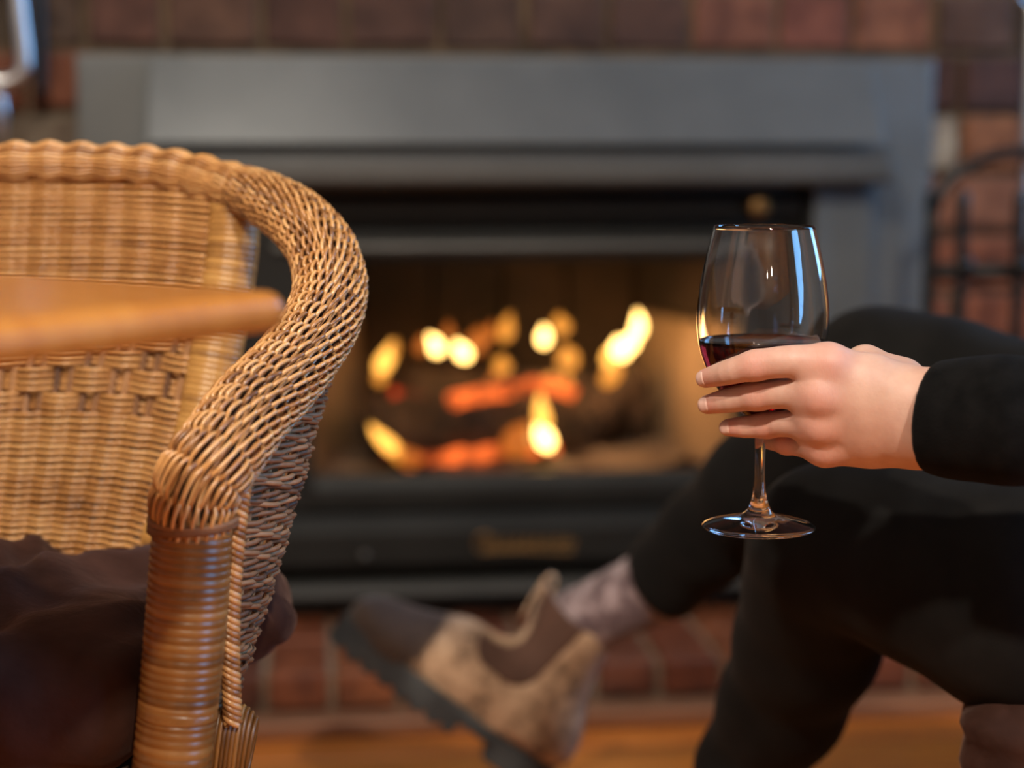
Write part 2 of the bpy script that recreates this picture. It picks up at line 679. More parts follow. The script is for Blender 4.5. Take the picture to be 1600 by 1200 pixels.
def ember_mat(name, col, strength):
    m, nt, b = new_mat(name)
    n = noise(nt, 28, 4, .6)
    b.inputs['Base Color'].default_value = (.03, .015, .01, 1)
    b.inputs['Roughness'].default_value = .95
    lk(nt, ramp(nt, n, [(.36, (.05, .004, .001)), (.6, col)]), b.inputs['Emission Color'])
    b.inputs['Emission Strength'].default_value = strength
    return m


M['ember'] = ember_mat('ember', (1, .17, .03), 2.0)
M['ember_red'] = ember_mat('ember_red', (1, .07, .015), 1.1)

# ------------------------------------------------------------------ room
ROOM_L, ROOM_R, ROOM_F, ROOM_H = -1.9, 1.7, 6.2, 2.5     # extents in room axes (front = behind the camera)
LOC = tuple(ROOM_O)


def room_empty(name, **k):
    return empty(name, LOC, ROOM_T, **k)


floor = MB().box(ROOM_L - .1, ROOM_R + .1, -ROOM_F - .1, .75, -.06, -.004).build('floor', M['wicker_core'], room_empty('floor_root', kind='structure'))
# keep the floor itself as the top-level structure object
_r = floor.parent
floor.parent = None
floor.location = LOC
floor.rotation_euler = (0, 0, ROOM_T)
tag(floor, 'dark orange timber floor of long boards before the brick hearth', None, None, 'structure')
bpy.data.objects.remove(_r)
XF[floor.name] = np.array((Matrix.Translation(Vector(LOC)) @ Matrix.Rotation(ROOM_T, 4, 'Z')).inverted())


def struct(name, mb, mat, label=None, bevel=0):
    o = mb.build(name, mat, None, True, False, bevel)
    o.location = LOC
    o.rotation_euler = (0, 0, ROOM_T)
    tag(o, label, None, None, 'structure')
    XF[o.name] = np.array((Matrix.Translation(Vector(LOC)) @ Matrix.Rotation(ROOM_T, 4, 'Z')).inverted())
    return o


pw = .118
y = -.31
while y > -ROOM_F:
    x = ROOM_L - random.random() * .9
    while x < ROOM_R:
        L = random.uniform(1.2, 2.1)
        x0, x1 = max(x, ROOM_L), min(x + L, ROOM_R)
        if x1 - x0 > .05:
            g = random.uniform(.75, 1.15)
            MB().box(x0 + .0012, x1 - .0012, y - pw + .0018, y - .0018, -.02, 0).build('plank', M['floorboard'], floor, bevel=.002, seg=1,
                                                                               color=(g, g * random.uniform(.9, 1.05), g * .95))
        x += L
    y -= pw

struct('ceiling', MB().box(ROOM_L - .1, ROOM_R + .1, -ROOM_F - .1, .75, ROOM_H, ROOM_H + .08), M['plaster'])
struct('wall_left', MB().box(ROOM_L - .1, ROOM_L, -ROOM_F - .1, .12, 0, ROOM_H), M['plaster'])
struct('wall_front', MB().box(ROOM_L, ROOM_R, -ROOM_F - .1, -ROOM_F, 0, ROOM_H), M['plaster'])
# right wall with a tall window
WINS = [(-.86, -.08, .75, 2.30), (-2.85, -2.05, .30, 1.75)]
wr_ = MB()
for a, b_ in ((-ROOM_F - .1, -2.85), (-2.05, -.86), (-.08, .12)):
    wr_.box(ROOM_R, ROOM_R + .12, a, b_, 0, ROOM_H)
for a, b_, c, d_ in WINS:
    wr_.box(ROOM_R, ROOM_R + .12, a, b_, 0, c).box(ROOM_R, ROOM_R + .12, a, b_, d_, ROOM_H)
struct('wall_right', wr_, M['plaster'])
for k, (a, b_, c, d_) in enumerate(WINS):
    wf = MB()
    for p, q in ((a, a + .05), (b_ - .05, b_)):
        wf.box(ROOM_R + .03, ROOM_R + .09, p, q, c, d_)
    wf.box(ROOM_R + .03, ROOM_R + .09, a + .05, b_ - .05, c, c + .05).box(ROOM_R + .03, ROOM_R + .09, a + .05, b_ - .05, d_ - .05, d_)
    win = struct('window_%d' % (k + 1), wf, M['plaster'])
    MB().box(ROOM_R + .058, ROOM_R + .062, a + .045, b_ - .045, c + .045, d_ - .045).build('glass_pane', M['window_glass'], win, True)


def room_pt(u, d, z):
    return tuple(ROOM_O + RU * u + RN * d + np.array([0, 0, z]))


SKYB = (.20, .52, 1.0)
for a, b_, c, d_ in WINS:
    pc = np.array(room_pt(ROOM_R + .13, -(a + b_) / 2, (c + d_) / 2))
    lamp('window_daylight', 'AREA', tuple(pc), (32 if b_ > -1 else 40) * (b_ - a) / .7, SKYB, b_ - a, tuple(pc - RU), d_ - c)

# brick wall: backing slab with an opening for the firebox, then single bricks
FU0, FZ0 = rp(470, 760, .02)
FU1, FZ1 = rp(1168, 395, .02)
wall = struct('wall_back', MB().box(ROOM_L - .1, FU0 - .02, .012, .12, 0, ROOM_H).box(FU1 + .02, ROOM_R + .1, .012, .12, 0, ROOM_H)
              .box(FU0 - .02, FU1 + .02, .012, .12, FZ1 + .02, ROOM_H).box(FU0 - .02, FU1 + .02, .012, .12, 0, FZ0 - .02), M['mortar'],
              'old brick wall behind the fireplace, brown on the left and redder on the right')
SU0, _ = rp(119, 150, .03)
SU1, SZ1 = rp(1461, 88, .03)
COURSE = .0865
ZJ = rp(800, 79, 0)[1]             # a bed joint just above the surround


def brick_mesh(w, h, dep, seed, nm):
    r = random.Random(seed)
    c = .004
    j = lambda: r.uniform(-.0018, .0018)
    V = []
    for (y_, ins) in ((dep, 0), (c, 0), (0, c)):
        for sx, sz in ((-1, -1), (1, -1), (1, 1), (-1, 1)):
            V.append((sx * (w / 2 - ins) + j(), y_ + (r.uniform(-.003, .002) if y_ < dep else 0), sz * (h / 2 - ins) + j()))
    Fs = [(8, 9, 10, 11)]
    for a in (0, 4):
        for i in range(4):
            Fs.append((a + i, a + (i + 1) % 4, a + 4 + (i + 1) % 4, a + 4 + i))
    me = bpy.data.meshes.new(nm)
    me.from_pydata(V, [], Fs)
    return me


_bm = {}


def put_brick(parent, u0, u1, z, col, mat, h=COURSE - .011):
    w = round((u1 - u0 - .011) * 200) / 200
    key = (w, round(h, 3), random.randrange(3), mat.name)
    if key not in _bm:
        me = brick_mesh(w, h, .05, hash(key[:3]) % 9999, 'brick')
        me.materials.append(mat)
        _bm[key] = me
    o = bpy.data.objects.new('brick', _bm[key])
    COL.objects.link(o)
    o.parent = parent
    o.location = ((u0 + u1) / 2, random.uniform(-.003, .003), z)
    o.color = (*col, 1)
    return o


def wall_col(u, z):
    t = min(max((u + .65) / 1.3, 0), 1)
    brown = [(.090, .042, .024), (.080, .032, .019), (.065, .036, .022), (.11, .05, .028)]
    red = [(.20, .070, .036), (.17, .055, .032), (.23, .085, .045), (.15, .06, .04)]
    c = random.choice(red if random.random() < max(0, (t - .45) * 2.2) else brown)
    g = random.uniform(.85, 1.2)
    return tuple(x * g for x in c)


top_px = [-60, 5, 62, 132, 255, 407, 540, 687, 820, 950, 1080, 1215, 1332, 1462, 1590, 1720]
top_cols = [(.05, .04, .03), (.06, .045, .03), (.075, .043, .026), (.105, .042, .026), (.105, .050, .029), (.088, .036, .022),
            (.078, .034, .021), (.072, .035, .021), (.078, .036, .022), (.078, .034, .021), (.18, .064, .034), (.17, .052, .030), (.22, .080, .038), (.095, .047, .030), (.07, .05, .03)]
us = [rp(p, 40, 0)[0] for p in top_px]
for a, b_, c in zip(us[:-1], us[1:], top_cols):
    put_brick(wall, a, b_, ZJ + COURSE / 2, c, M['brick'])
for k in range(-9, 12):
    if k == 0: continue
    zc = ZJ + COURSE * (k + .5)
    if zc < .03: continue
    u = -1.15 - (.12 if k % 2 else 0)
    while u < 1.3:
        L = .241 if random.random() < .75 else .12
        u1 = u + L
        spans = [(u, u1)]
        if k < 0 and zc < SZ1 + .02:
            spans = []
            if u < SU0 + .02: spans.append((u, min(u1, SU0 + .02)))
            if u1 > SU1 - .02: spans.append((max(u, SU1 - .02), u1))
        for a, b_ in spans:
            if b_ - a < .03: continue
            c = wall_col((a + b_) / 2, zc)
            m = (a + b_) / 2
            if k == -1 and a < SU0: c = (.17, .055, .025)
            if k == -2 and a < SU0 and m > SU0 - .14: c = (.20, .165, .12)
            if k == -1 and b_ > SU1: c = (.075, .030, .022)
            if k == -2 and b_ > SU1: c = (.36, .31, .24) if m < SU1 + .09 else (.30, .115, .045)
            if k == -3 and b_ > SU1: c = (.26, .20, .15) if m < SU1 + .06 else (.30, .12, .06)
            if k < -3 and b_ > SU1: c = random.choice([(.34, .105, .045), (.28, .09, .04), (.24, .12, .08)])
            put_brick(wall, a, b_, zc, c, M['brick'])
        u = u1

# ------------------------------------------------------------------ hearth
hearth = room_empty('hearth', label='raised hearth of red bricks with pale joints in front of the fireplace', cat='hearth')
HZ, HD = .072, .300
MB().box(-.95, 1.05, -HD + .012, -.004, 0, HZ - .007).build('mortar_bed', M['hearth_mortar'], hearth)
hx = -.945
i = 0
reds = [(.23, .062, .020), (.18, .045, .015), (.20, .060, .023), (.14, .038, .015), (.25, .074, .023)]
hb = {}
while hx < 1.04:
    col = reds[random.randrange(5)]
    for (y0, y1) in ((-HD, -HD + .150), (-HD + .159, -.006)):
        w, L = .0755, y1 - y0
        key = (round(L, 3), random.randrange(3))
        if key not in hb:
            me = MB().box(-w / 2, w / 2, 0, L, 0, HZ - .024)
            o = me.build('brick', M['hearth_brick'], hearth, bevel=.004, seg=1)
            b2 = o
            hb[key] = o.data
        else:
            b2 = bpy.data.objects.new('brick', hb[key])
            COL.objects.link(b2)
            b2.parent = hearth
            bv = b2.modifiers.new('bevel', 'BEVEL')
            bv.width, bv.segments, bv.limit_method = .004, 1, 'ANGLE'
        b2.location = (hx + .0378, y0 + random.uniform(-.002, .002), .024 + random.uniform(-.002, .002))
        b2.color = (*col, 1)
    hx += .0855
    i += 1
trim = struct('trim_1', MB().box(-.97, 1.07, -HD - .052, -HD - .002, 0, .022), M['timber_trim'], 'low timber strip along the foot of the brick hearth', .004)

# ------------------------------------------------------------------ fireplace
fp = room_empty('fireplace', label='wide grey metal wood heater set into the brick wall with fire behind glass', cat='fireplace')


def ub(px, py, d): return rp(px, py, d)[0]
def zb(py, d, px=800): return rp(px, py, d)[1]


# flange: outer flat panel against the bricks, with the opening left free
iu0, iu1 = ub(305, 500, .06), ub(1266, 400, .06)
zt = zb(88, .03)
zbot = HZ + .004
fl = MB()
fl.box(SU0, iu0 - .015, -.03, -.001, zbot, zt).box(iu1 + .015, SU1, -.03, -.001, zbot, zt).box(iu0 - .015, iu1 + .015, -.03, -.001, zb(300, .03), zt)
fl.build('surround', M['grey_paint'], fp, bevel=.003)
# hood: sloping fascia
hu0, hu1 = ub(231, 160, .07), ub(1371, 160, .07)
z0, z1 = zb(226, .115), zb(94, .04)
MB().prism([(-.031, z0), (-.112, z0), (-.112, z0 + .004), (-.040, z1), (-.031, z1)], hu0, hu1).build('hood', M['grey_paint'], fp, bevel=.002)
# brow below the fascia
bu0, bu1 = ub(215, 260, .13), ub(1394, 260, .13)
bz0, bz1 = zb(289, .13), zb(238, .13)
MB().prism([(-.031, bz0), (-.128, bz0), (-.134, bz0 + .008), (-.134, bz1 - .016), (-.126, bz1 - .004), (-.112, bz1), (-.031, bz1)], bu0, bu1).build('brow', M['door_paint'], fp, bevel=.003)
# inner frame legs
legu1 = ub(1362, 420, .075)
legu0 = iu0 - (legu1 - iu1)
for a, b_ in ((iu1, legu1), (legu0, iu0)):
    MB().box(a, b_, -.075, -.031, zbot, bz0 - .002).build('side_leg', M['grey_paint'], fp, bevel=.003)
# recess behind the door
back_u0, back_u1 = FU0 + .03, FU1 - .03
rc = MB()
rc.box(iu0, FU0, -.012, -.002, zbot, bz0).box(FU1, iu1, -.012, -.002, zbot, bz0).box(FU0, FU1, -.012, -.002, FZ1, bz0).box(FU0, FU1, -.012, -.002, zbot, FZ0)
rc.build('recess', M['black_iron'], fp)
# louvre slat with the air control knob
lz0, lz1 = zb(341, .045), zb(304, .045)
slat = MB().prism([(-.014, lz0 + .012), (-.050, lz0), (-.053, lz0 + .006), (-.053, lz1 - .006), (-.048, lz1), (-.014, lz1)], iu0 + .004, iu1 - .008).build('vent_slat', M['dark_paint'], fp, bevel=.002)
ku, kz = rp(1186, 323, .07)
V, F = tube([(ku, -.05, kz), (ku, -.058, kz), (ku, -.062, kz), (ku, -.066, kz), (ku, -.074, kz), (ku, -.078, kz)], [.005, .005, .011, .0155, .0155, .010], 20)
mesh('air_knob', V, F, M['brass'], slat, True)
# door
dz0, dz1 = zb(792, .055), zb(357, .055)
du0, du1 = iu0 + .055, iu1 - .012
gu0, gu1 = ub(487, 600, .05), ub(1150, 560, .05)
gz0, gz1 = zb(738, .05), zb(408, .05)
dm = MB()
dm.box(du0, gu0, -.06, -.03, dz0, dz1).box(gu1, du1, -.06, -.03, dz0, dz1)
dm.prism([(-.03, gz1), (-.054, gz1), (-.066, gz1 + .010), (-.066, dz1 - .016), (-.056, dz1), (-.03, dz1)], gu0, gu1)
dm.prism([(-.03, dz0), (-.058, dz0), (-.062, dz0 + .006), (-.062, gz0 - .018), (-.052, gz0), (-.03, gz0)], gu0, gu1)
door = dm.build('door', M['dark_paint'], fp, bevel=.002)
MB().prism([(-.0665, gz1 + .014), (-.072, gz1 + .018), (-.072, dz1 - .022), (-.0665, dz1 - .016)], gu0 - .05, gu1 + .05).build('top_rail', M['door_paint'], door, bevel=.002)
pane = MB().box(gu0 - .004, gu1 + .004, -.046, -.042, gz0 - .004, gz1 + .004).build('glass_pane', M['pane'], door)
# lower panel and bottom lip
pz0, pz1 = zb(880, .075), zb(801, .075)
lp = MB().prism([(-.013, pz0), (-.078, pz0), (-.082, pz0 + .006), (-.082, pz1 - .022), (-.062, pz1), (-.013, pz1)], iu0 + .006, iu1 - .006).build('lower_panel', M['dark_paint'], fp, bevel=.002)
# raised gold script badge, too blurred to read: flowing strokes
bu, bz = rp(825, 847, .083)
bw, bh = .128, .026
pth = []
ts = np.linspace(0, 1, 160)
pth.append(np.stack([bu - bw / 2 + bw * ts + .005 * np.sin(ts * 2 * PI * 9 + .6), np.full(160, -.0835), bz + bh * .34 * np.sin(ts * 2 * PI * 9) * (1 - .35 * ts)], 1))
pth.append(np.stack([bu - bw / 2 + bw * (.02 + .10 * np.cos(ts * 6)), np.full(160, -.0835), bz + bh * .5 * np.sin(ts * 6)], 1))
pth.append(np.stack([bu - bw / 2 + bw * ts, np.full(160, -.0835), bz - bh * .48 + .002 * np.sin(ts * 5)], 1))
V, F, s = tubes(np.array(pth), .0021, 6)
mesh('badge', V, F, M['brass'], lp, True, label='raised gold script badge')
su, sz = rp(570, 868, .084)
V, F = tube([(su, -.080, sz), (su, -.085, sz), (su, -.0875, sz)], [.006, .006, .004], 14)
mesh('screw', V, F, M['door_paint'], lp, True)
qz0, qz1 = zb(927, .075), zb(906, .075)
MB().prism([(-.013, qz0), (-.080, qz0), (-.084, qz0 + .003), (-.080, qz1 - .003), (-.070, qz1), (-.013, qz1)], iu0 + .006, iu1 - .006).build('bottom_lip', M['matte_iron'], fp, bevel=.002)
# firebox
fb = MB()
FD = .36
fb.box(FU0, FU1, -.011, FD, FZ0 - .012, FZ0).box(FU0, FU1, -.011, FD, FZ1, FZ1 + .012)
fb.box(FU0 - .014, FU0, -.011, FD + .02, FZ0 - .012, FZ1 + .012).box(FU1, FU1 + .014, -.011, FD + .02, FZ0 - .012, FZ1 + .012)
fb.box(FU0, FU1, FD, FD + .014, FZ0 - .012, FZ1 + .012)
fbox = fb.build('firebox', M['soot'], fp)
for k in range(4):
    a = FU0 + .10 + (FU1 - FU0 - .20) * k / 4
    b_ = FU0 + .10 + (FU1 - FU0 - .20) * (k + 1) / 4
    MB().box(a + .002, b_ - .002, FD - .03, FD, FZ0, FZ1).build('firebrick', M['soot'], fbox, bevel=.004, seg=1)
for sgn, ux, tx in ((-1, FU0, FU0 + .10), (1, FU1, FU1 - .10)):
    for k in range(2):
        za = FZ0 + (FZ1 - FZ0) * (0, .66)[k] + .002
        zc = FZ0 + (FZ1 - FZ0) * (.66, 1)[k] - .002
        v = [(ux, -.01, za), (tx, FD, za), (tx + sgn * .03, FD, za), (ux + sgn * .012, -.01, za)]
        v += [(x_, y_, zc) for x_, y_, _ in v]
        MB().add(v, [(0, 1, 2, 3), (4, 7, 6, 5), (0, 4, 5, 1), (1, 5, 6, 2), (2, 6, 7, 3), (3, 7, 4, 0)]).build('firebrick', (M['firebrick'], M['soot'])[k], fbox, bevel=.004, seg=1)

# logs and fire
FDEP = -.16


def fpt(px, py, d=FDEP):
    u_, z_ = rp(px, py, d)
    return np.array([u_, -d, z_])


def log(p0, p1, r, label):
    c = (p0 + p1) / 2
    e = empty('log', tuple(ROOM_O + RU * c[0] - RN * c[1] + np.array([0, 0, c[2] - r])), ROOM_T, label, 'log', 'logs burning in the fireplace')
    t_ = np.linspace(0, 1, 24)[:, None]
    C = p0 + (p1 - p0) * t_
    V, F = tube(C - (c - np.array([0, 0, r])), r * (1 + .07 * np.sin(np.arange(24) * 1.7) + .04 * rng.standard_normal(24)), 18)
    V = V + .05 * r * rng.standard_normal(V.shape)
    o = mesh('bark', V, F, M['bark'], e, True)
    C2 = C - (c - np.array([0, 0, r]))
    return e


log(fpt(575, 668, -.10), fpt(900, 660, -.13), .046, 'charred log lying lowest at the front of the fire')
log(fpt(640, 615, -.24), fpt(1010, 640, -.22), .044, 'charred log lying at the back of the fire')
log(fpt(640, 640, -.15), fpt(905, 612, -.18), .034, 'charred log lying across the others with glowing top')
log(fpt(880, 690, -.12), fpt(985, 590, -.22), .036, 'short charred log leaning up at the right of the fire')

fire = room_empty('fire', label='bright orange and yellow fire burning behind the glass of the grey heater', cat='fire')


def flame(px, py, w, h, lean, mat, d=FDEP):
    """teardrop standing flame, centre at (px,py) in the photograph, w x h in metres"""
    c = fpt(px, py, d)
    n, sd = 12, 12
    t_ = np.linspace(0, 1, n)
    r = w / 2 * np.sin(PI * np.clip(t_, .02, .995) ** .62) ** .8
    ph = random.random() * 6
    C = np.stack([c[0] + lean * (t_ - .4) * h + .10 * w * np.sin(t_ * 5 + ph), c[1] + .05 * w * np.cos(t_ * 4 + ph), c[2] + h * (t_ - .42)], 1)
    V, F = tube(C, r, sd)
    mesh('flame', V, F, mat, fire, True)


for a in [(602, 562, .024, .050, .35, 'flame_yellow'), (596, 588, .018, .03, .2, 'flame_orange'), (612, 548, .016, .03, .5, 'flame_orange'),
          (681, 541, .021, .030, -.6, 'flame_white'), (722, 550, .022, .030, -.4, 'flame_white'), (745, 535, .03, .04, .3, 'flame_deep'),
          (790, 514, .022, .042, .4, 'flame_orange'), (851, 527, .019, .030, -.2, 'flame_white'), (876, 508, .026, .03, 0, 'flame_orange'),
          (786, 571, .026, .026, 0, 'flame_orange'), (770, 600, .02, .04, .3, 'flame_deep'), (884, 560, .034, .036, 0, 'flame_orange'),
          (966, 545, .032, .030, .3, 'flame_white'), (996, 510, .020, .042, .05, 'flame_white'), (984, 535, .024, .03, .4, 'flame_white'), (952, 560, .02, .03, .1, 'flame_yellow'),
          (955, 582, .026, .05, .4, 'flame_orange'), (757, 627, .019, .019, 0, 'flame_yellow'), (856, 615, .024, .05, .1, 'flame_yellow'), (870, 600, .05, .02, .1, 'flame_orange'), (815, 690, .05, .05, .2, 'flame_deep'), (640, 715, .03, .03, -.8, 'flame_deep'),
          (846, 650, .022, .06, 0, 'flame_yellow'), (850, 682, .026, .046, -.2, 'flame_white'), (604, 690, .02, .045, -.9, 'flame_yellow'),
          (625, 708, .02, .035, -.8, 'flame_orange'), (660, 540, .02, .03, 0, 'flame_deep'), (765, 520, .02, .03, .2, 'flame_deep'), (700, 520, .016, .03, .2, 'flame_deep')]:
    flame(*a[:5], M[a[5]], -.035 if a[1] > 640 else FDEP)
# glowing log tops and embers
def ember(pts, rad, mat, d):
    C = catmull(np.array([fpt(x_, y_, d) for x_, y_ in pts]), 16)
    V, F = tube(C, rad * (1 + .15 * np.sin(np.arange(16) * 2.1)), 10)
    mesh('ember', V + .0015 * rng.standard_normal(V.shape), F, M[mat], fire, True)


ember([(700, 628), (760, 617), (820, 604), (870, 606), (898, 616)], .011, 'ember', -.085)
ember([(600, 690), (625, 715), (680, 714), (740, 708), (800, 704), (870, 700)], .008, 'ember', -.05)
ember([(640, 722), (700, 716), (770, 712)], .008, 'ember', -.05)
ember([(612, 618), (640, 625), (665, 632)], .012, 'ember_red', -.12)
bedV = MB()
ash_n = 30
gx = np.linspace(FU0 + .02, FU1 - .02, ash_n)
gy = np.linspace(.0, FD - .04, 16)
X, Y = np.meshgrid(gx, gy, indexing='ij')
Z = FZ0 + .012 + .010 * np.sin(X * 31) * np.cos(Y * 27) + .004 * rng.standard_normal(X.shape)
idx = np.arange(X.size).reshape(X.shape)
mesh('ash', np.stack([X, Y, Z], -1).reshape(-1, 3), np.stack([idx[:-1, :-1], idx[1:, :-1], idx[1:, 1:], idx[:-1, 1:]], -1).reshape(-1, 4), M['ash'], fire, True, kind='stuff')
c = fpt(870, 600, -.15)
lamp('fire_glow', 'POINT', room_pt(c[0], -c[1], c[2] + .03), 1.5, (1, .50, .20), .08)
c = fpt(980, 560, -.12)
lamp('fire_glow', 'POINT', room_pt(c[0], -c[1], c[2]), .9, (1, .52, .22), .06)

# ------------------------------------------------------------------ iron fire tool stand, right of the fireplace
TD = .22


def tp(px, py, d=TD):
    u_, z_ = rp(px, py, d)
    return np.array([u_, -d, z_])


cc = tp(1592, 300)
st = empty('fire_tool_stand', room_pt(cc[0], TD, HZ), ROOM_T, 'black iron arched fire tool stand on the hearth right of the grey fireplace', 'fire tools')
off = np.array([cc[0], -TD, HZ])
halfw = cc[0] - tp(1453, 400)[0]
ztop = tp(1592, 238)[2]
zs = tp(1592, 350)[2]
ang = np.linspace(0, PI, 30)
arch = [np.array([cc[0] - halfw, -TD, HZ])] + [np.array([cc[0] - halfw * math.cos(a), -TD, zs + (ztop - zs) * math.sin(a)]) for a in ang] + [np.array([cc[0] + halfw, -TD, HZ])]
V, F = tube(catmull(np.array(arch), 120) - off, .0085, 12)
mesh('arch', V, F, M['black_iron'], st, True)
zc = tp(1592, 424)[2]
V, F = tube(np.array([[-halfw - .004, 0, zc - HZ], [0, 0, zc - HZ], [halfw + .004, 0, zc - HZ]]), .0115, 12)
mesh('crossbar', V, F, M['black_iron'], st, True)
MB().box(-halfw - .02, halfw + .02, -.07, .07, .0, .014).build('base_plate', M['black_iron'], st, True, bevel=.003)
for px_ in (1495, 1583, 1671):
    u_ = tp(px_, 400)[0] - cc[0]
    zt_ = tp(px_, 296)[2] - HZ
    C = np.array([[u_, -.018, .02], [u_, -.018, .2], [u_, -.018, zt_ - .03], [u_, -.018, zt_ - .012], [u_, -.018, zt_]])
    V, F = tube(C, [.0075, .0075, .0085, .0095, .006], 12)
    tool = mesh('tool_rod', V, F, M['black_iron'], st, True)
    zb_ = tp(px_, 412)[2] - HZ
    prof = [(0.0, -.013)] + [(.013 * math.sin(a), -.013 * math.cos(a)) for a in np.linspace(.2, PI - .2, 9)] + [(0, .013)]
    V, F = lathe([(r_, z_ + zb_) for r_, z_ in prof], u_, -.030, 18)
    mesh('ball', V, F, M['black_iron'], tool, True)
# steel poker hanging further right on the wall
pk = tp(1607, 200, .05)
e = empty('poker', room_pt(pk[0], .05, .2), ROOM_T, 'grey steel poker hanging on the brick wall above the black iron stand', 'poker')
p0 = tp(1606, 285, .05)[2] - .2
V, F = tube(catmull(np.array([[0, 0, p0 - .1], [0, 0, p0], [0, 0, p0 + .12], [0, 0, p0 + .25]]), 20), [.006] * 8 + [.010] * 12, 12)
mesh('shaft', V, F, M['steel'], e, True)
V, F = tube(np.array([[.02 * math.sin(a), 0, p0 + .27 - .02 * math.cos(a)] for a in np.linspace(0, 2 * PI, 20)]), .004, 8)
mesh('hanging_ring', V, F, M['steel'], e, True)

# ------------------------------------------------------------------ bright metal loop and black rod, top left on the wall
def lpnt(px, py, d=.09):
    u_, z_ = rp(px, py, d)
    return np.array([u_, -d, z_])


o0 = lpnt(60, 160, .04)
e = empty('wall_hook_rail', room_pt(o0[0], .04, o0[2]), ROOM_T, 'thin black iron rod fixed upright on the bricks left of the fireplace', 'rod')
C = np.array([lpnt(66, 158, .025), lpnt(63, 60, .025), lpnt(60, -60, .025), lpnt(58, -260, .025)]) - np.array([o0[0], -.04, o0[2]])
V, F = tube(catmull(C, 20), .0085, 10)
mesh('rod', V, F, M['black_iron'], e, True)
V, F = tube(np.array([[0, .0, .30], [0, .03, .30], [0, .045, .30]]) + np.array([C[3][0], 0, 0]), .006, 8)
mesh('wall_fixing', V, F, M['black_iron'], e, True)
o0 = lpnt(20, 130)
e = empty('metal_handle', room_pt(o0[0], .09, o0[2]), ROOM_T, 'polished pale metal loop handle hanging in the top left corner by the bricks', 'handle')
P = [(-70, -230), (-10, -225), (15, -180), (22, -90), (30, 10), (38, 80), (36, 112), (18, 126), (-10, 128), (-50, 120), (-95, 60), (-105, -80), (-100, -190), (-70, -230)]
C = catmull(np.array([lpnt(a, b_) for a, b_ in P]) - np.array([o0[0], -.09, o0[2]]), 120)
V, F = tube(C, .0115, 14)
mesh('loop', V, F, M['steel'], e, True)
C = np.array([lpnt(-5, 150), lpnt(0, 165), lpnt(2, 185), lpnt(0, 215)]) - np.array([o0[0], -.09, o0[2]])
V, F = tube(catmull(C, 14), np.linspace(.012, .007, 14), 12)
mesh('tip', V, F, M['steel'], e, True)

# ------------------------------------------------------------------ wooden table, front left
cor = np.array([-.1045, .87])
e1 = np.array([-.83, .557]); e1 /= np.linalg.norm(e1)
e2 = np.array([-e1[1], e1[0]]) * -1.0
if e2[1] > 0: e2 = -e2
TW, TT = .74, .020
TZ = .6710
tcen = cor + (e1 + e2) * TW / 2
tr = math.atan2(e1[1], e1[0])
tb = empty('table', (tcen[0], tcen[1], 0), tr, 'honey coloured wooden table top with rounded corner in front of the wicker chair', 'table')
rc_ = .014
outl = []
for sx, sy, a0 in ((1, 1, 0), (-1, 1, 90), (-1, -1, 180), (1, -1, 270)):
    for a in np.linspace(a0, a0 + 90, 8):
        outl.append((sx * (TW / 2 - rc_) + rc_ * math.cos(math.radians(a)), sy * (TW / 2 - rc_) + rc_ * math.sin(math.radians(a))))
n = len(outl)
tv = [(x_, y_, TZ - TT) for x_, y_ in outl] + [(x_, y_, TZ) for x_, y_ in outl]
tf = [tuple(range(n))[::-1], tuple(range(n, 2 * n))] + [(i, (i + 1) % n, n + (i + 1) % n, n + i) for i in range(n)]
o = mesh('tabletop', tv, tf, M['honey_wood'], tb, True, False)
bv = o.modifiers.new('bevel', 'BEVEL')
bv.width, bv.segments, bv.limit_method, bv.angle_limit = .010, 5, 'ANGLE', math.radians(50)
V, F = lathe([(0, .04), (.05, .04), (.05, .08), (.032, .14), (.028, .3), (.034, .5), (.05, .60), (.06, TZ - TT), (0, TZ - TT)], 0, 0, 32)
mesh('pedestal', V, F, M['honey_wood'], tb, True)
for k in range(4):
    a = k * PI / 2
    C = np.array([[.03 * math.cos(a), .03 * math.sin(a), .07], [.14 * math.cos(a), .14 * math.sin(a), .05], [.25 * math.cos(a), .25 * math.sin(a), .018]])
    V, F = tube(catmull(C, 12), np.linspace(.026, .018, 12), 12)
    mesh('foot', V, F, M['honey_wood'], tb, True)

# ------------------------------------------------------------------ wicker chair
CX = -.45
chair = empty('wicker_chair', (CX, 1.22, 0), 0, 'honey brown woven wicker armchair pushed under the wooden table', 'chair')
arm_pts = [(303, 815, 1.063), (302, 785, 1.059), (312, 752, 1.0585), (340, 712, 1.068), (385, 648, 1.10), (430, 600, 1.13), (474, 548, 1.165), (506, 494, 1.20), (516, 440, 1.235), (498, 382, 1.275), (458, 338, 1.32),
           (408, 308, 1.365), (345, 285, 1.40), (270, 266, 1.425), (170, 256, 1.44), (60, 253, 1.446)]
arm_r = [.0250, .0258, .0262, .0262, .0262, .0255, .0250, .0248, .0246, .0235, .022, .0195, .0175, .0165, .016, .016]
A = np.array([np.r_[at(*p), r_] for p, r_ in zip(arm_pts, arm_r)])
Lm = A.copy()
Lm[:, 0] = 2 * CX - Lm[:, 0]
full = np.vstack([A, [[CX, 1.447, A[-1, 2], .016]], Lm[::-1]])
seglen = np.linalg.norm(np.diff(full[:, :3], axis=0), axis=1).sum()
PITCH_S = .0130
ns = int(seglen / PITCH_S * 7)
G = catmull(full, ns)
C, R = G[:, :3], G[:, 3]
T, N, B = frames(C)
s = np.r_[0, np.cumsum(np.linalg.norm(np.diff(C, axis=0), axis=1))]
NS = 56
smid = s[-1] / 2
wgt = np.clip((np.abs(s - smid) - .20) / .10, 0, 1)
wgt = wgt * wgt * (3 - 2 * wgt)
side = np.where(s < smid, 1.0, -1.0)
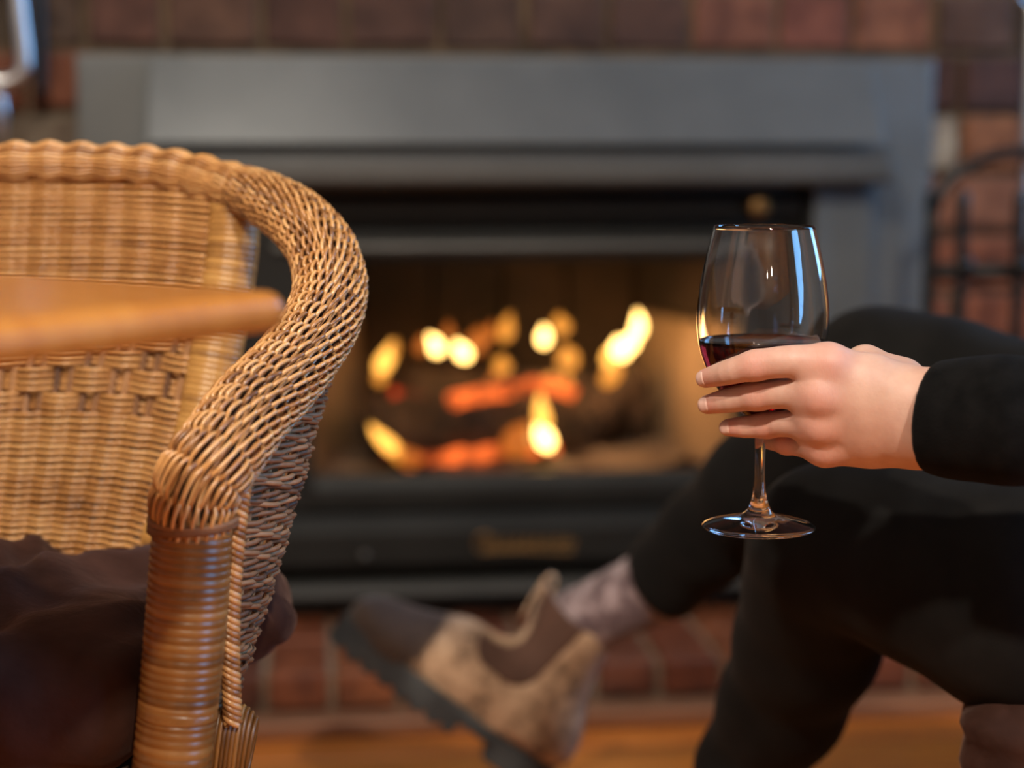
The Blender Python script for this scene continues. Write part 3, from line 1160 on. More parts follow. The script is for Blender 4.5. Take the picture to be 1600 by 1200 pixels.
frw = np.clip((np.abs(s - smid) - .34) / .22, 0, 1)
Ttw = np.cumsum(np.r_[0, np.diff(s)] * ((1.0 + 3.0 * frw) * wgt) * side)
paths, norms = [], []
for k in range(NS):
    ph = 2 * PI * k / NS + Ttw
    j1, j2 = rng.normal(0, .5), rng.normal(0, .012)
    wv = np.cos(PI * s / PITCH_S + PI * k)
    dr = wgt * (.0027 * np.tanh(2.4 * wv) - .0008) + (1 - wgt) * (.0016 * np.cos(2 * PI * (s - smid) / .0268) - .0018 * (k % 2)) + .0003 * np.sin(s * 90 + j1 * 6)
    ph = ph + wgt * side * .026 * np.sin(PI * s / PITCH_S + PI * k)
    rr = R - .0016 + dr
    nn = np.cos(ph + j2)[:, None] * N + np.sin(ph + j2)[:, None] * B
    paths.append(C + rr[:, None] * nn)
    norms.append(nn)
V, F, sd = tubes(np.array(paths), .00140, 6, np.array(norms))
rim = mesh('rim_weave', V, F, M['wicker'], chair, attrs={'tint': sd}, kind='stuff')
V, F = tube(C[::4], R[::4] - .0075, 14)
mesh('rim_core', V, F, M['wicker_core'], chair)

def wrapped(name, pts, rads, pitch, mat, amp=.0011, sides=28):
    P = catmull(np.array([np.r_[p, r_] for p, r_ in zip(pts, rads)]), 400)
    L = np.linalg.norm(np.diff(P[:, :3], axis=0), axis=1).sum()
    n_ = max(12, int(L / pitch * 6))
    P = catmull(P[::8], n_)
    sL = np.linspace(0, L, n_)
    r_ = P[:, 3] + amp * (np.abs(np.sin(PI * sL / pitch)) ** .6 - 1)
    V, F = tube(P[:, :3], r_, sides)
    turn = np.floor(np.r_[0, sL, L] / pitch).astype(int)
    tv_ = rng.random(turn.max() + 2)[turn]
    return mesh(name, V, F, mat, chair, attrs={'tint': np.repeat(tv_, sides)})


def mirror(p):
    p = np.array(p, float)
    p[..., 0] = 2 * CX - p[..., 0]
    return p


# front posts (legs), cane wrapped
fpost = [at(303, 808, 1.0625), at(300, 850, 1.062), at(290, 980, 1.06), at(278, 1110, 1.058), at(268, 1200, 1.056)]
dirv = (fpost[-1] - fpost[-3]); dirv /= abs(dirv[2])
fpost.append(fpost[-1] + dirv * (fpost[-1][2] - .0))
rad_f = [.0245, .0250, .0250, .0245, .0240, .021]
for q in (np.array(fpost), mirror(fpost)):
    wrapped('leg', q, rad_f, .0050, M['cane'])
# collar bands where post meets arm
for q in (np.array(fpost), mirror(fpost)):
    pp, nr = [], []
    for k in range(3):
        a = np.linspace(0, 2 * PI, 40)
        cen = q[0] + (q[1] - q[0]) * (.02 + k * .16)
        ring = np.stack([cen[0] + .0262 * np.cos(a), cen[1] + .0262 * np.sin(a), np.full(40, cen[2]) + .002 * np.sin(a + k)], 1)
        pp.append(ring)
    V, F, sd = tubes(np.array(pp), .0022, 6)
    mesh('collar', V, F, M['wicker_dark'], chair, attrs={'tint': sd})
# back posts
bpost = [at(368, 292, 1.402), at(362, 400, 1.395), at(340, 540, 1.382), at(312, 680, 1.368), at(280, 800, 1.352), at(255, 900, 1.34)]
dv = np.array([.02, .10, -1.0])
bpost.append(bpost[-1] + dv * (bpost[-1][2]) * .5)
bpost.append(bpost[-1] + np.array([.02, .12, -1.0]) * bpost[-1][2])
for q in (np.array(bpost), mirror(bpost)):
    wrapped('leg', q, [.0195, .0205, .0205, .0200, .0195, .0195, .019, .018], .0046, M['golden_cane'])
bpA = np.array(bpost)

# woven back panel
def back_pt(t, z):
    """t in [-1, 1] across the back; z height -> point"""
    zz = np.clip((z - bpA[5, 2]) / (bpA[0, 2] - bpA[5, 2]), -.1, 1.1)
    px_ = np.interp(z, bpA[5::-1, 2], bpA[5::-1, 0]) - .020
    py_ = np.interp(z, bpA[5::-1, 2], bpA[5::-1, 1])
    hw = px_ - CX
    ycen = 1.36 + .086 * zz
    yy = ycen + (py_ - ycen) * np.abs(t) ** 3.5
    return np.stack([CX + t * hw, yy, z], -1)


rows = np.arange(.395, A[-1, 2] - .004, .0049)
nt_ = 240
tt = np.linspace(-1.0, 1.0, nt_)
NCOL = 17.0
for back in (0, 1):
    paths = []
    for i, z in enumerate(rows):
        zz = np.full(nt_, z + back * .00245) + .0004 * np.sin(tt * 9 + i)
        zz = zz - .020 * np.clip(np.abs(tt) - .55, 0, 1) ** 2
        p = back_pt(tt * (1 if back else 1.03), zz)
        ph = tt * PI * NCOL
        if .533 < z < .600:
            blk = int((z - .533) / .0172)
            d = .0058 * np.cos(ph / 2 + PI * blk)
        else:
            d = .0042 + .0021 * np.cos(ph) + .0005 * np.cos(ph / 2 + PI * i)
        d = d + rng.normal(0, .0003)
        p[:, 1] -= (-.0060 - .002 * np.cos(ph)) if back else d
        paths.append(p)
    nr = np.zeros((len(rows), nt_, 3)); nr[..., 1] = -1
    V, F, sd = tubes(np.array(paths), .0022 if back else .00195, 5, nr)
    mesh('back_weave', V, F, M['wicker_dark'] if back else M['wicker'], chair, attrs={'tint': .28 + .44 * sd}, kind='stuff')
sp = []
zs_ = np.linspace(.385, A[-1, 2] - .002, 30)
for k in range(-17, 18):
    p = back_pt(np.full(30, k / 17.0 * .985), zs_)
    p[:, 1] += .0015
    sp.append(p)
nr = np.zeros((len(sp), 30, 3)); nr[..., 1] = -1
V, F, sd = tubes(np.array(sp), .0028, 6, nr)
mesh('back_stakes', V, F, M['wicker_dark'], chair, attrs={'tint': sd}, kind='stuff')

# woven side panels below the arms
ia = [np.argmin(np.abs(C[:len(C) // 2, 0] - at(*arm_pts[k])[0]) + np.abs(C[:len(C) // 2, 2] - at(*arm_pts[k])[2])) for k in (3, 8)]
topc = C[np.linspace(ia[0], ia[1], 40).astype(int)].copy()
topc[:, 2] -= .016
topc[:, 0] += np.linspace(.004, .012, 40)
botc = catmull(np.array([at(338, 1128, 1.080), at(352, 1130, 1.11), at(360, 1112, 1.15), at(364, 1092, 1.19), at(362, 1072, 1.23)]), 40)


def side_pt(q, v):
    qi = q * 39
    f = lambda arr: np.stack([np.interp(qi, np.arange(40), arr[:, k]) for k in range(3)], -1)
    p = f(topc) * (1 - v)[..., None] + f(botc) * v[..., None]
    p[..., 0] += .010 * np.sin(PI * q) * np.sin(PI * v) - .004 * np.sin(PI * v)
    return p


nrow, nq = 76, 70
for mir in (False, True):
    paths = []
    zt_q = topc[:, 2]
    q40 = np.linspace(0, 1, 40)
    zlo = botc[:, 2].mean()
    nrow = int((topc[-1, 2] - zlo) / .0034)
    for i in range(nrow):
        z0_ = zlo + (i + .5) * .0034
        qs = np.interp(z0_, zt_q, q40) if z0_ > zt_q[0] else 0.0
        qq = np.linspace(qs, 1, nq)
        zb_ = np.interp(qq, q40, botc[:, 2])
        ztq = np.interp(qq, q40, zt_q)
        z_ = z0_ - .022 * (qq - .2) + .0012 * np.sin(qq * 14 + i * 1.3)
        p = side_pt(qq, np.clip((ztq - z_) / (ztq - zb_), 0, 1))
        p[:, 2] = z_
        p[:, 0] += .0015 * np.cos(qq * PI * 9 + PI * i) + rng.normal(0, .0005)
        p[:, 2] += rng.normal(0, .0004)
        paths.append(mirror(p) if mir else p)
    nr = np.zeros((nrow, nq, 3)); nr[..., 0] = 1
    V, F, sd = tubes(np.array(paths), .00180, 5, nr)
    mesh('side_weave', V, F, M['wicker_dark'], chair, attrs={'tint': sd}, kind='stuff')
    sp = []
    for k in range(10):
        p = side_pt(np.full(20, k / 9.0), np.linspace(0, 1, 20)) - np.array([.0030, 0, 0])
        sp.append(mirror(p) if mir else p)
    nr = np.zeros((10, 20, 3)); nr[..., 0] = 1
    V, F, sd = tubes(np.array(sp), .0026, 6, nr)
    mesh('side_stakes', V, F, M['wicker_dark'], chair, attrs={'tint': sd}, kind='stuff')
    # plaited edge beside the front post
    e_ = side_pt(np.zeros(160), np.linspace(0, 1, 160)) + np.array([.011, -.004, 0])
    sL = np.linspace(0, np.linalg.norm(e_[-1] - e_[0]), 160)
    br = []
    for k in range(4):
        a = sL * 2 * PI / .017 + k * PI / 2
        p = e_ + np.stack([.0044 * np.cos(a), .0044 * np.sin(a), 0 * a], 1)
        br.append(mirror(p) if mir else p)
    V, F, sd = tubes(np.array(br), .0020, 6)
    mesh('braid', V, F, M['wicker'], chair, attrs={'tint': sd * .8})
    # seat rail and its wrapped joint
    rail = np.array([fpost[3] * np.array([1, 1, 0]) + np.array([.004, .01, botc[0][2] - .012]), botc[10] - [.012, 0, .014], botc[25] - [.016, 0, .014], botc[39] - [.02, 0, .014], bpA[5] + np.array([.0, -.01, 0])])
    rail[-1][2] = botc[39][2] - .016
    wrapped('seat_rail', mirror(rail) if mir else rail, [.013] * 5, .0046, M['cane'])
    jc = at(352, 1170, 1.09)
    jp, jr = [], []
    for k in range(13):
        a = np.linspace(0, 2 * PI, 36)
        w_ = (k - 6) / 6
        rr_ = .019 * math.sqrt(max(.15, 1 - .55 * w_ * w_))
        p = np.stack([jc[0] + w_ * .016 + .004 * np.sin(a), jc[1] + rr_ * np.cos(a) * .9, jc[2] + 1.55 * rr_ * np.sin(a)], 1)
        jp.append(mirror(p) if mir else p)
    V, F, sd = tubes(np.array(jp), .0016, 5, np.array([1.0, 0, 0]))
    mesh('joint_binding', V, F, M['cane'], chair, attrs={'tint': sd})
fr_ = np.array([fpost[4], (fpost[4] + mirror(fpost[4])) / 2 + [0, -.01, 0], mirror(fpost[4])])
fr_[:, 2] = .285
wrapped('front_rail', fr_, [.014] * 3, .0046, M['cane'])
MB().box(CX - .235, CX + .235, 1.075, 1.37, .345, .355).build('seat_board', M['wicker_core'], chair, False)

# dark brown velvet cushion
cush = empty('seat_cushion', (CX, 1.22, .356), 0, 'dark brown velvet cushion on the wicker chair seat', 'cushion')


def cushion_sdf(P):
    d = rbox(P, (CX, 1.20, .398), (.225, .155, .042), .036)
    d = smin(d, ell(P, (CX, 1.20, .412), (.20, .13, .040)), .03)
    for s_ in (1, -1):
        d = smin(d, ell(P, (CX + s_ * .262, 1.285, .402), (.032, .045, .034)), .05)
    x, y_, z_ = P.T
    d = d - .0060 * np.sin(34 * y_ + 9 * np.sin(11 * x + 1) + 12 * x) * np.exp(-((z_ - .44) / .05) ** 2) \
        - .0025 * np.sin(70 * y_ + 14 * np.sin(17 * x) - 22 * x + 40 * z_) - .002 * np.sin(55 * x + 31 * y_)
    return d


V, F = nets(cushion_sdf, (-.78, 1.0, .33), (-.12, 1.39, .49), .005)
mesh('cover', V, F, M['velvet'], cush)

# ------------------------------------------------------------------ wine glass and wine
GY = 1.19
gx = at(1190, 590, GY)[0]


def gz(py): return at(1190, py, GY)[2]


outer = [(354, .03325), (366, .0346), (380, .0361), (411, .0391), (440, .0415), (470, .0432), (494, .0438), (520, .0434), (549, .0412), (577, .0370), (600, .0316), (620, .0250),
         (638, .0170), (652, .0098), (662, .0060), (672, .0043), (690, .0036), (720, .0033), (745, .0034), (766, .0041), (780, .0052), (791, .0068), (799, .0088), (804, .0120),
         (808, .0180), (813, .0270), (818, .0350), (820, .0372)]
O = catmull(np.array([[r_, gz(p), 0] for p, r_ in outer]), 110)[:, :2]
zbase = gz(823)
bot = [(.0382, gz(821.5)), (.0384, gz(822.6)), (.0376, zbase - .0004), (.030, zbase - .0003), (.012, zbase + .0004), (0, zbase + .0006)]
th = .00095
inner = [(max(r_ - th * (1.0 if p < 620 else 1.3), 0), gz(p)) for p, r_ in outer if p <= 638]
inner += [(.0085, gz(645.5)), (.004, gz(649)), (0, gz(650))]
I = catmull(np.array([[a, b_, 0] for a, b_ in inner]), 70)[:, :2]
I[-1, 0] = 0
prof = np.vstack([I[::-1], [[.03295, gz(352.6)]], O, bot])
V, F = lathe(prof, gx, GY, 128)
V0 = np.array([gx, GY, zbase])
wg = mesh('wine_glass', V - V0, F, M['glass'])
wg.location = V0
fix(wg)
tag(wg, 'clear stemmed wine glass held by its bowl in the hand', 'wine glass')
wl = gz(534)
wi = [(r_ + .0004, z_) for r_, z_ in I if z_ < wl]
wp = [(0, wl), (wi[0][0] - .003, wl), (wi[0][0] - .0012, wl + .0003), (wi[0][0] + .0002, wl + .0012)] + wi
wp[-1] = (0, wp[-1][1] - .0003)
V, F = lathe(wp, gx, GY, 128)
wn = mesh('red_wine', V - np.array([gx, GY, wp[-1][1]]), F, M['wine'])
wn.location = (gx, GY, wp[-1][1])
fix(wn)
tag(wn, 'dark red wine filling the lower half of the held glass', 'wine')

# ------------------------------------------------------------------ person
person = empty('person', (.55, 1.3, 0), 0, 'seated person in black sweater and black trousers, legs crossed, holding a glass of wine', 'person')
H_ = {
    'index': [at(1294, 567, 1.130), at(1235, 565, 1.134), at(1180, 571, 1.1425), at(1140, 581, 1.1530), at(1103, 591, 1.1725)],
    'middle': [at(1280, 618, 1.129), at(1233, 615, 1.142), at(1183, 618, 1.1560), at(1141, 625, 1.1680), at(1106, 632, 1.181)],
    'ring': [at(1282, 664, 1.136), at(1233, 662, 1.153), at(1197, 664.5, 1.1690), at(1163, 667, 1.1755), at(1138, 668, 1.183)],
    'little': [at(1288, 701, 1.146), at(1255, 696, 1.160), at(1228, 692, 1.173), at(1209, 689, 1.188), at(1197, 688, 1.2015)],
    'thumb': [at(1405, 598, 1.150), at(1352, 572, 1.166), at(1312, 578, 1.200), at(1276, 583, 1.228), at(1236, 587, 1.2405)],
}
HR = {
    'index': [.0117, .0105, .0096, .0084, .0064],
    'middle': [.0120, .0100, .0095, .0084, .0064],
    'ring': [.0112, .0089, .0083, .0073, .0058],
    'little': [.0105, .0079, .0073, .0065, .0054],
    'thumb': [.0165, .0128, .0112, .0098, .0075],
}
WR = {'index': (at(1452, 624, 1.122), .0165), 'middle': (at(1452, 648, 1.118), .0175), 'ring': (at(1452, 670, 1.121), .0165), 'little': (at(1452, 688, 1.127), .0145)}
elbow = np.array([.485, 1.035, .565])


def hand_sdf(P):
    palm = None
    for f in ('index', 'middle', 'ring', 'little'):
        w, wr = WR[f]
        m0 = H_[f][0]
        mid = m0 * .55 + w * .45 + np.array([0, .003, 0])
        c = chain(P, [m0 + np.array([0, .002, 0]), mid, w], [HR[f][0], (HR[f][0] + wr) / 2 + .0006, wr], .006)
        palm = c if palm is None else smin(palm, c, .016)
    # flesh on the palm side
    palm = smin(palm, chain(P, [at(1330, 620, 1.146), at(1420, 650, 1.142)], [.016, .019], .01), .014)
    palm = smin(palm, chain(P, [at(1335, 690, 1.152), at(1430, 690, 1.142)], [.013, .016], .01), .012)
    # knuckles
    for f, o_ in (('index', .0012), ('middle', .0014), ('ring', .0012), ('little', .0010)):
        k = H_[f][0] + np.array([.001, -HR[f][0] + .0062, .000])
        palm = smin(palm, np.linalg.norm(P - k, axis=1) - (.0050 + o_), .012)
    for wx, wy, wY in ((1268, 590, 1.134), (1262, 640, 1.140), (1268, 682, 1.150)):
        palm = smin(palm, cap(P, at(wx, wy, wY - .001), at(wx + 45, wy, wY - .003), .0080, .0108), .010)
    # wrist and forearm
    palm = smin(palm, chain(P, [at(1440, 640, 1.122), at(1490, 637, 1.112), elbow + [0, 0, .006]], [.0195, .0215, .030], .01), .014)
    palm = smin(palm, chain(P, [at(1440, 676, 1.124), at(1490, 672, 1.114), elbow - [0, 0, .006]], [.0185, .0200, .030], .01), .014)
    th_ = chain(P, H_['thumb'], HR['thumb'], .006)
    # web between thumb and index
    palm = smin(palm, chain(P, [at(1340, 590, 1.148), at(1400, 606, 1.142)], [.014, .016], .01), .012)
    d = smin(palm, th_, .010)
    fs = None
    for f in ('index', 'middle', 'ring', 'little'):
        c = smooth_chain(P, H_[f], HR[f])
        pip = H_[f][2]
        c = smin(c, np.linalg.norm(P - pip - np.array([0, -.0006, 0]), axis=1) - HR[f][2] * .93, .005)
        fs = c if fs is None else smin(fs, c, .0012)
    return smin(d, fs, .0065)


V1, F1 = nets(hand_sdf, (.115, 1.075, .53), (.36, 1.262, .665), .00115)
keep = V1[:, 0] < 1e9
kn = [(H_[f][2], .010) for f in ('index', 'middle', 'ring', 'little')] + [(H_[f][0], .013) for f in ('index', 'middle', 'ring', 'little')] + [(H_[f][4], .010) for f in ('index', 'middle', 'ring', 'little')]
fl_ = np.zeros(len(V1))
for c, r_ in kn:
    fl_ = np.maximum(fl_, np.exp(-(np.linalg.norm(V1 - c - np.array([0, -.006, 0]), axis=1) / r_) ** 2) * .85)

# rest of the body (mostly under clothing)
hipL, hipR = np.array([.655, 1.245, .452]), np.array([.70, 1.43, .462])
kneeL = at(1292, 852, 1.365)
ankL = np.array([.214, 1.582, .085])
kneeR = at(1368, 592, 1.56)
ankR = at(1000, 935, 1.815)
shL, shR = np.array([.67, 1.13, .875]), np.array([.83, 1.43, .875])
elR = np.array([.88, 1.53, .62])
wrR = np.array([.72, 1.43, .60])
chest = np.array([.76, 1.28, .80])
neck = np.array([.735, 1.28, .97])
headc = np.array([.71, 1.29, 1.105])
fw = np.array([-.95, .25, -.18]); fw /= np.linalg.norm(fw)
up = np.array([-.15, .05, .98]); up -= fw * (up @ fw); up /= np.linalg.norm(up)
lf = np.cross(up, fw)
RH = np.stack([fw, lf, up], 1)


LEG_L = [(hipL, .088), (at(1600, 935, 1.262), .083), (at(1450, 880, 1.31), .072), (at(1345, 850, 1.345), .0625), (kneeL, .058), (at(1278, 920, 1.400), .0565), (at(1262, 1000, 1.44), .0575), (at(1222, 1100, 1.49), .0515),
         (at(1166, 1200, 1.53), .042), (np.array([.205, 1.578, .13]), .040)]
LEG_R = [(hipR, .090), (at(1600, 690, 1.50), .080), (at(1480, 630, 1.535), .070), (kneeR, .0605), (at(1290, 668, 1.62), .0560), (at(1190, 760, 1.68), .0535), (at(1110, 835, 1.745), .0470), (at(1026, 912, 1.805), .0462)]


def hp(a, b_, c): return headc + RH @ np.array([a, b_, c])


def body_sdf(P):
    d = ell(P, headc, (.092, .072, .112), RH)
    d = smin(d, ell(P, hp(.035, 0, -.062), (.055, .050, .050), RH), .03)
    d = smin(d, cap(P, hp(.085, 0, .012), hp(.105, 0, -.022), .008, .012), .012)     # nose
    d = smin(d, cap(P, hp(.080, -.018, -.054), hp(.080, .018, -.054), .008, .008), .008)   # lips
    for s_ in (1, -1):
        d = smax(d, -(np.linalg.norm(P - hp(.098, s_ * .031, .008), axis=1) - .014), .012)   # eye sockets
        d = smin(d, np.linalg.norm(P - hp(.076, s_ * .031, .006), axis=1) - .013, .003)     # eyes
        d = smin(d, ell(P, hp(-.005, s_ * .074, -.008), (.018, .008, .030), RH), .006)      # ears
    d = smin(d, cap(P, neck, headc + np.array([.02, 0, -.05]), .052, .050), .03)
    d = smin(d, chain(P, [neck, chest, (hipL + hipR) / 2], [.05, .10, .10], .03), .05)
    d = smin(d, chain(P, [shL, elbow, at(1530, 655, 1.098)], [.042, .032, .024], .01), .03)
    d = smin(d, chain(P, [shR, elR, wrR], [.045, .034, .024], .02), .03)
    d = smin(d, chain(P, [p_ for p_, _ in LEG_L] + [ankL], [r_ * .72 for _, r_ in LEG_L] + [.027], .01), .02)
    d = smin(d, chain(P, [p_ for p_, _ in LEG_R] + [ankR], [r_ * .72 for _, r_ in LEG_R] + [.029], .01), .02)
    # right hand resting open on the thigh
    pr = wrR + np.array([-.055, -.012, -.004])
    d = smin(d, chain(P, [wrR, pr], [.022, .017], .01), .012)
    for k in range(4):
        b0 = pr + np.array([-.012, -.028 + k * .018, 0])
        q = smin(cap(P, b0, b0 + [-.034, -.001 + k * .002, -.004], .0085, .0075), cap(P, b0 + [-.034, -.001 + k * .002, -.004], b0 + [-.058 + (abs(k - 1.4) * .006), 0, -.016], .0075, .006), .003)
        d = smin(d, q, .004)
    d = smin(d, chain(P, [wrR + [-.02, -.018, 0], pr + [.0, -.05, -.004], pr + [-.028, -.058, -.012]], [.012, .0095, .007], .004), .006)
    return d


V2, F2 = nets(body_sdf, (.06, .93, .02), (.98, 1.95, 1.26), .0075)
Vb = np.vstack([V1, V2])
Fb = np.vstack([F1, F2 + len(V1)])
body = mesh('body', Vb, Fb, M['skin'], person, attrs={'flush': np.r_[fl_, np.zeros(len(V2))]})
# eyes and hair
def hair_sdf(P):
    d = ell(P, hp(-.012, 0, .012), (.102, .084, .118), RH)
    d = smin(d, chain(P, [hp(-.06, 0, -.02), hp(-.085, 0, -.14), hp(-.07, 0, -.24)], [.075, .06, .03], .03), .03)
    cut = ell(P, hp(.075, 0, -.03), (.085, .066, .115), RH)
    d = smax(d, -cut, .012)
    return d - .003 * np.sin(P[:, 1] * 160 + 8 * np.sin(P[:, 2] * 20))


V, F = nets(hair_sdf, (.55, 1.1, .80), (.98, 1.5, 1.3), .007)
mesh('hair', V, F, M['hair'], person, label='shoulder length brown hair')
for s_ in (1, -1):
    c = hp(.0885, s_ * .031, .006)
    V, F = lathe([(0, -.0048)] + [(.0048 * math.sin(a), -.0048 * math.cos(a)) for a in np.linspace(.3, PI - .3, 7)] + [(0, .0048)], 0, 0, 14)
    mesh('iris', V + c, F, M['black_iron'], body)

# finger nails
def nail(f, wn_, ln_, dy):
    p4, p3 = H_[f][4], H_[f][3]
    t_ = p4 - p3; t_ /= np.linalg.norm(t_)
    nrm = np.array([-.42, -.90, .10]) if f != 'thumb' else np.array([.2, .9, .2])
    nrm = nrm - t_ * (nrm @ t_); nrm /= np.linalg.norm(nrm)
    b_ = np.cross(t_, nrm)
    r_ = HR[f][4] * 1.02
    cen = p4 + t_ * dy
    us_, vs_ = np.linspace(-1, 1, 11), np.linspace(-1, 1, 11)
    U, W = np.meshgrid(us_, vs_, indexing='ij')
    # square -> rounded patch
    X = U * np.sqrt(1 - W * W * .38) * ln_ / 2
    Yy = W * np.sqrt(1 - U * U * .38) * wn_ / 2
    P0 = cen + X[..., None] * t_ + Yy[..., None] * b_ + nrm * .004
    P0 = P0.reshape(-1, 3)
    for _ in range(8):
        dd = hand_sdf(P0) - .00045
        g = np.stack([hand_sdf(P0 + e_) - hand_sdf(P0 - e_) for e_ in np.eye(3) * .0004], 1) / .0008
        P0 = P0 - nrm * (dd / np.maximum(g @ nrm, .35))[:, None].clip(-.003, .003)
    E = np.maximum(np.abs(U), np.abs(W)).reshape(-1)
    P0 = P0 - nrm * (.0012 * (E > .95))[:, None]
    idx = np.arange(121).reshape(11, 11)
    F = np.stack([idx[:-1, :-1], idx[1:, :-1], idx[1:, 1:], idx[:-1, 1:]], -1).reshape(-1, 4)
    if nrm @ np.cross(t_, b_) < 0: F = F[:, ::-1]
    o = mesh('fingernail', P0, F, M['nail'], body)


nail('index', .0112, .0125, .0005)
nail('middle', .0108, .0120, .0005)
nail('ring', .0098, .0108, .0005)
nail('little', .0078, .0085, .0005)


# clothing
def sweater_sdf(P):
    ax = elbow - at(1458, 652, 1.112)
    axn = ax / np.linalg.norm(ax)
    w0 = at(1452, 654, 1.110)
    arm = chain(P, [w0, at(1500, 655, 1.100), at(1585, 655, 1.078), elbow, (elbow + shL) / 2 + [0, 0, .01], shL], [.0305, .0330, .0350, .047, .054, .062], .02)
    x, y_, z_ = P.T
    s_ = (P - w0) @ axn
    arm = arm - .0012 * np.sin(s_ * 95 + 30 * z_) * np.clip((s_ - .03) / .03, 0, 1)
    cn = axn + np.array([0, -.30, 0]); cn = cn / np.linalg.norm(cn)
    arm = smax(arm, -((P - w0) @ cn), .005)
    arm2 = chain(P, [wrR + [.03, .005, 0], elR, (elR + shR) / 2, shR], [.034, .047, .054, .062], .02)
    tor = smin(ell(P, chest + np.array([0, 0, -.02]), (.115, .175, .20), np.stack([[.95, -.3, 0], [.3, .95, 0], [0, 0, 1.]], 1)),
               ell(P, (.685, 1.335, .56), (.125, .165, .17), np.stack([[.95, -.3, 0], [.3, .95, 0], [0, 0, 1.]], 1)), .06)
    tor = smin(tor, cap(P, shL, shR, .062, .062), .06)
    tor = smin(tor, cap(P, neck + [0, 0, -.06], neck + [0, 0, -.005], .075, .058), .04)
    return smin(smin(tor, arm, .03), arm2, .03)


V, F = nets(sweater_sdf, (.20, .93, .36), (1.0, 1.68, 1.0), .0042)
mesh('sweater', V, F, M['sweater'], person, label='black wool sweater with long sleeves')

hemR = at(1026, 912, 1.805)
hdir = hemR - at(1110, 835, 1.745); hdir /= np.linalg.norm(hdir)
# the hem seen in the photograph runs from upper left to lower right, so it is cut slightly slanted
hcut = hdir + np.array([-.12, 0, .10]); hcut /= np.linalg.norm(hcut)


def legs_sdf(P):
    x, y_, z_ = P.T
    a = chain(P, [p for p, _ in LEG_L], [r_ for _, r_ in LEG_L], .02)
    a = smax(a, .105 - z_, .004)
    b_ = chain(P, [p for p, _ in LEG_R], [r_ for _, r_ in LEG_R], .02)
    b_ = smax(b_, (P - hemR) @ hcut + .010, .004)
    pel = ell(P, (.685, 1.34, .455), (.13, .17, .115), np.stack([[.95, -.3, 0], [.3, .95, 0], [0, 0, 1.]], 1))
    d = smin(smin(a, b_, .006), pel, .04)
    kn_ = np.exp(-(np.linalg.norm(P - kneeR, axis=1) / .12) ** 2)
    return d - .0016 * np.sin(60 * x - 75 * z_ + 20 * y_) * kn_


V, F = nets(legs_sdf, (.03, 1.08, .08), (.86, 1.90, .66), .0055)
mesh('trousers', V, F, M['trouser'], person, label='close fitting black trousers')


# socks and boots
def boot_upper(P):
    x, y_, z_ = P.T
    Q = P * np.array([1, 1, 1])
    foot = chain(Q, [(.042, 0, .052), (.10, 0, .058), (.158, 0, .053), (.212, .003, .036), (.243, .004, .034)], [.036, .042, .0415, .0335, .028], .03)
    xs = .052 + .30 * np.clip(z_ - .05, 0, .2)
    q = np.stack([x - xs, y_ * 1.04, np.zeros_like(z_)], 1)
    shaft = smax(np.linalg.norm(q, axis=1) - (.043 + .045 * np.clip(z_ - .08, 0, .1)), np.abs(z_ - .12) - .075, .01)
    d = smin(foot, shaft, .035)
    d = smin(d, ell(Q, (.232, .004, .034), (.046, .045, .027)), .02)
    d = smax(d, .020 - z_, .004)
    # top line: low at the sides, higher front and back
    top = .166 + .014 * ((x - .090) / .046) ** 2
    d = smax(d, z_ - top, .003)
    return d


def gore_sdf(P):
    x, y_, z_ = P.T
    d = boot_upper(P) - .0016
    xc = .120 - .06 * (z_ - .11)
    shape = np.hypot(np.maximum(np.abs(x - xc) - .010 - .06 * np.clip(z_ - .09, 0, 1), 0), np.maximum(.103 - z_, 0)) - .027
    return smax(smax(d, shape, .002), -(np.abs(y_) - .021), .002)


def sole_sdf(P):
    x, y_, z_ = P.T
    q = np.stack([x, y_, np.full_like(z_, .036)], 1)
    fp_ = np.minimum(chain(q, [(.045, 0, .036), (.10, 0, .036), (.165, 0, .036), (.240, .004, .036)], [.041, .038, .0445, .0425], .03), 1)
    d = smax(fp_, np.abs(z_ - .012) - .0155, .003)
    # arch between heel and forefoot, tread grooves
    arch_ = np.maximum(np.abs(x - .100) - .016, np.abs(z_ + .004) - .012) - .004
    d = smax(d, -arch_, .004)
    for k in range(7):
        xk = .135 + k * .021
        g = np.maximum(np.abs(x - xk) - .003, z_ - .002)
        d = np.maximum(d, -g)
    return d


bu_V, bu_F = nets(boot_upper, (-.02, -.07, .005), (.30, .07, .20), .0032)
go_V, go_F = nets(gore_sdf, (-.01, -.07, .05), (.19, .07, .20), .0026)
so_V, so_F = nets(sole_sdf, (-.02, -.07, -.02), (.31, .07, .045), .0032)


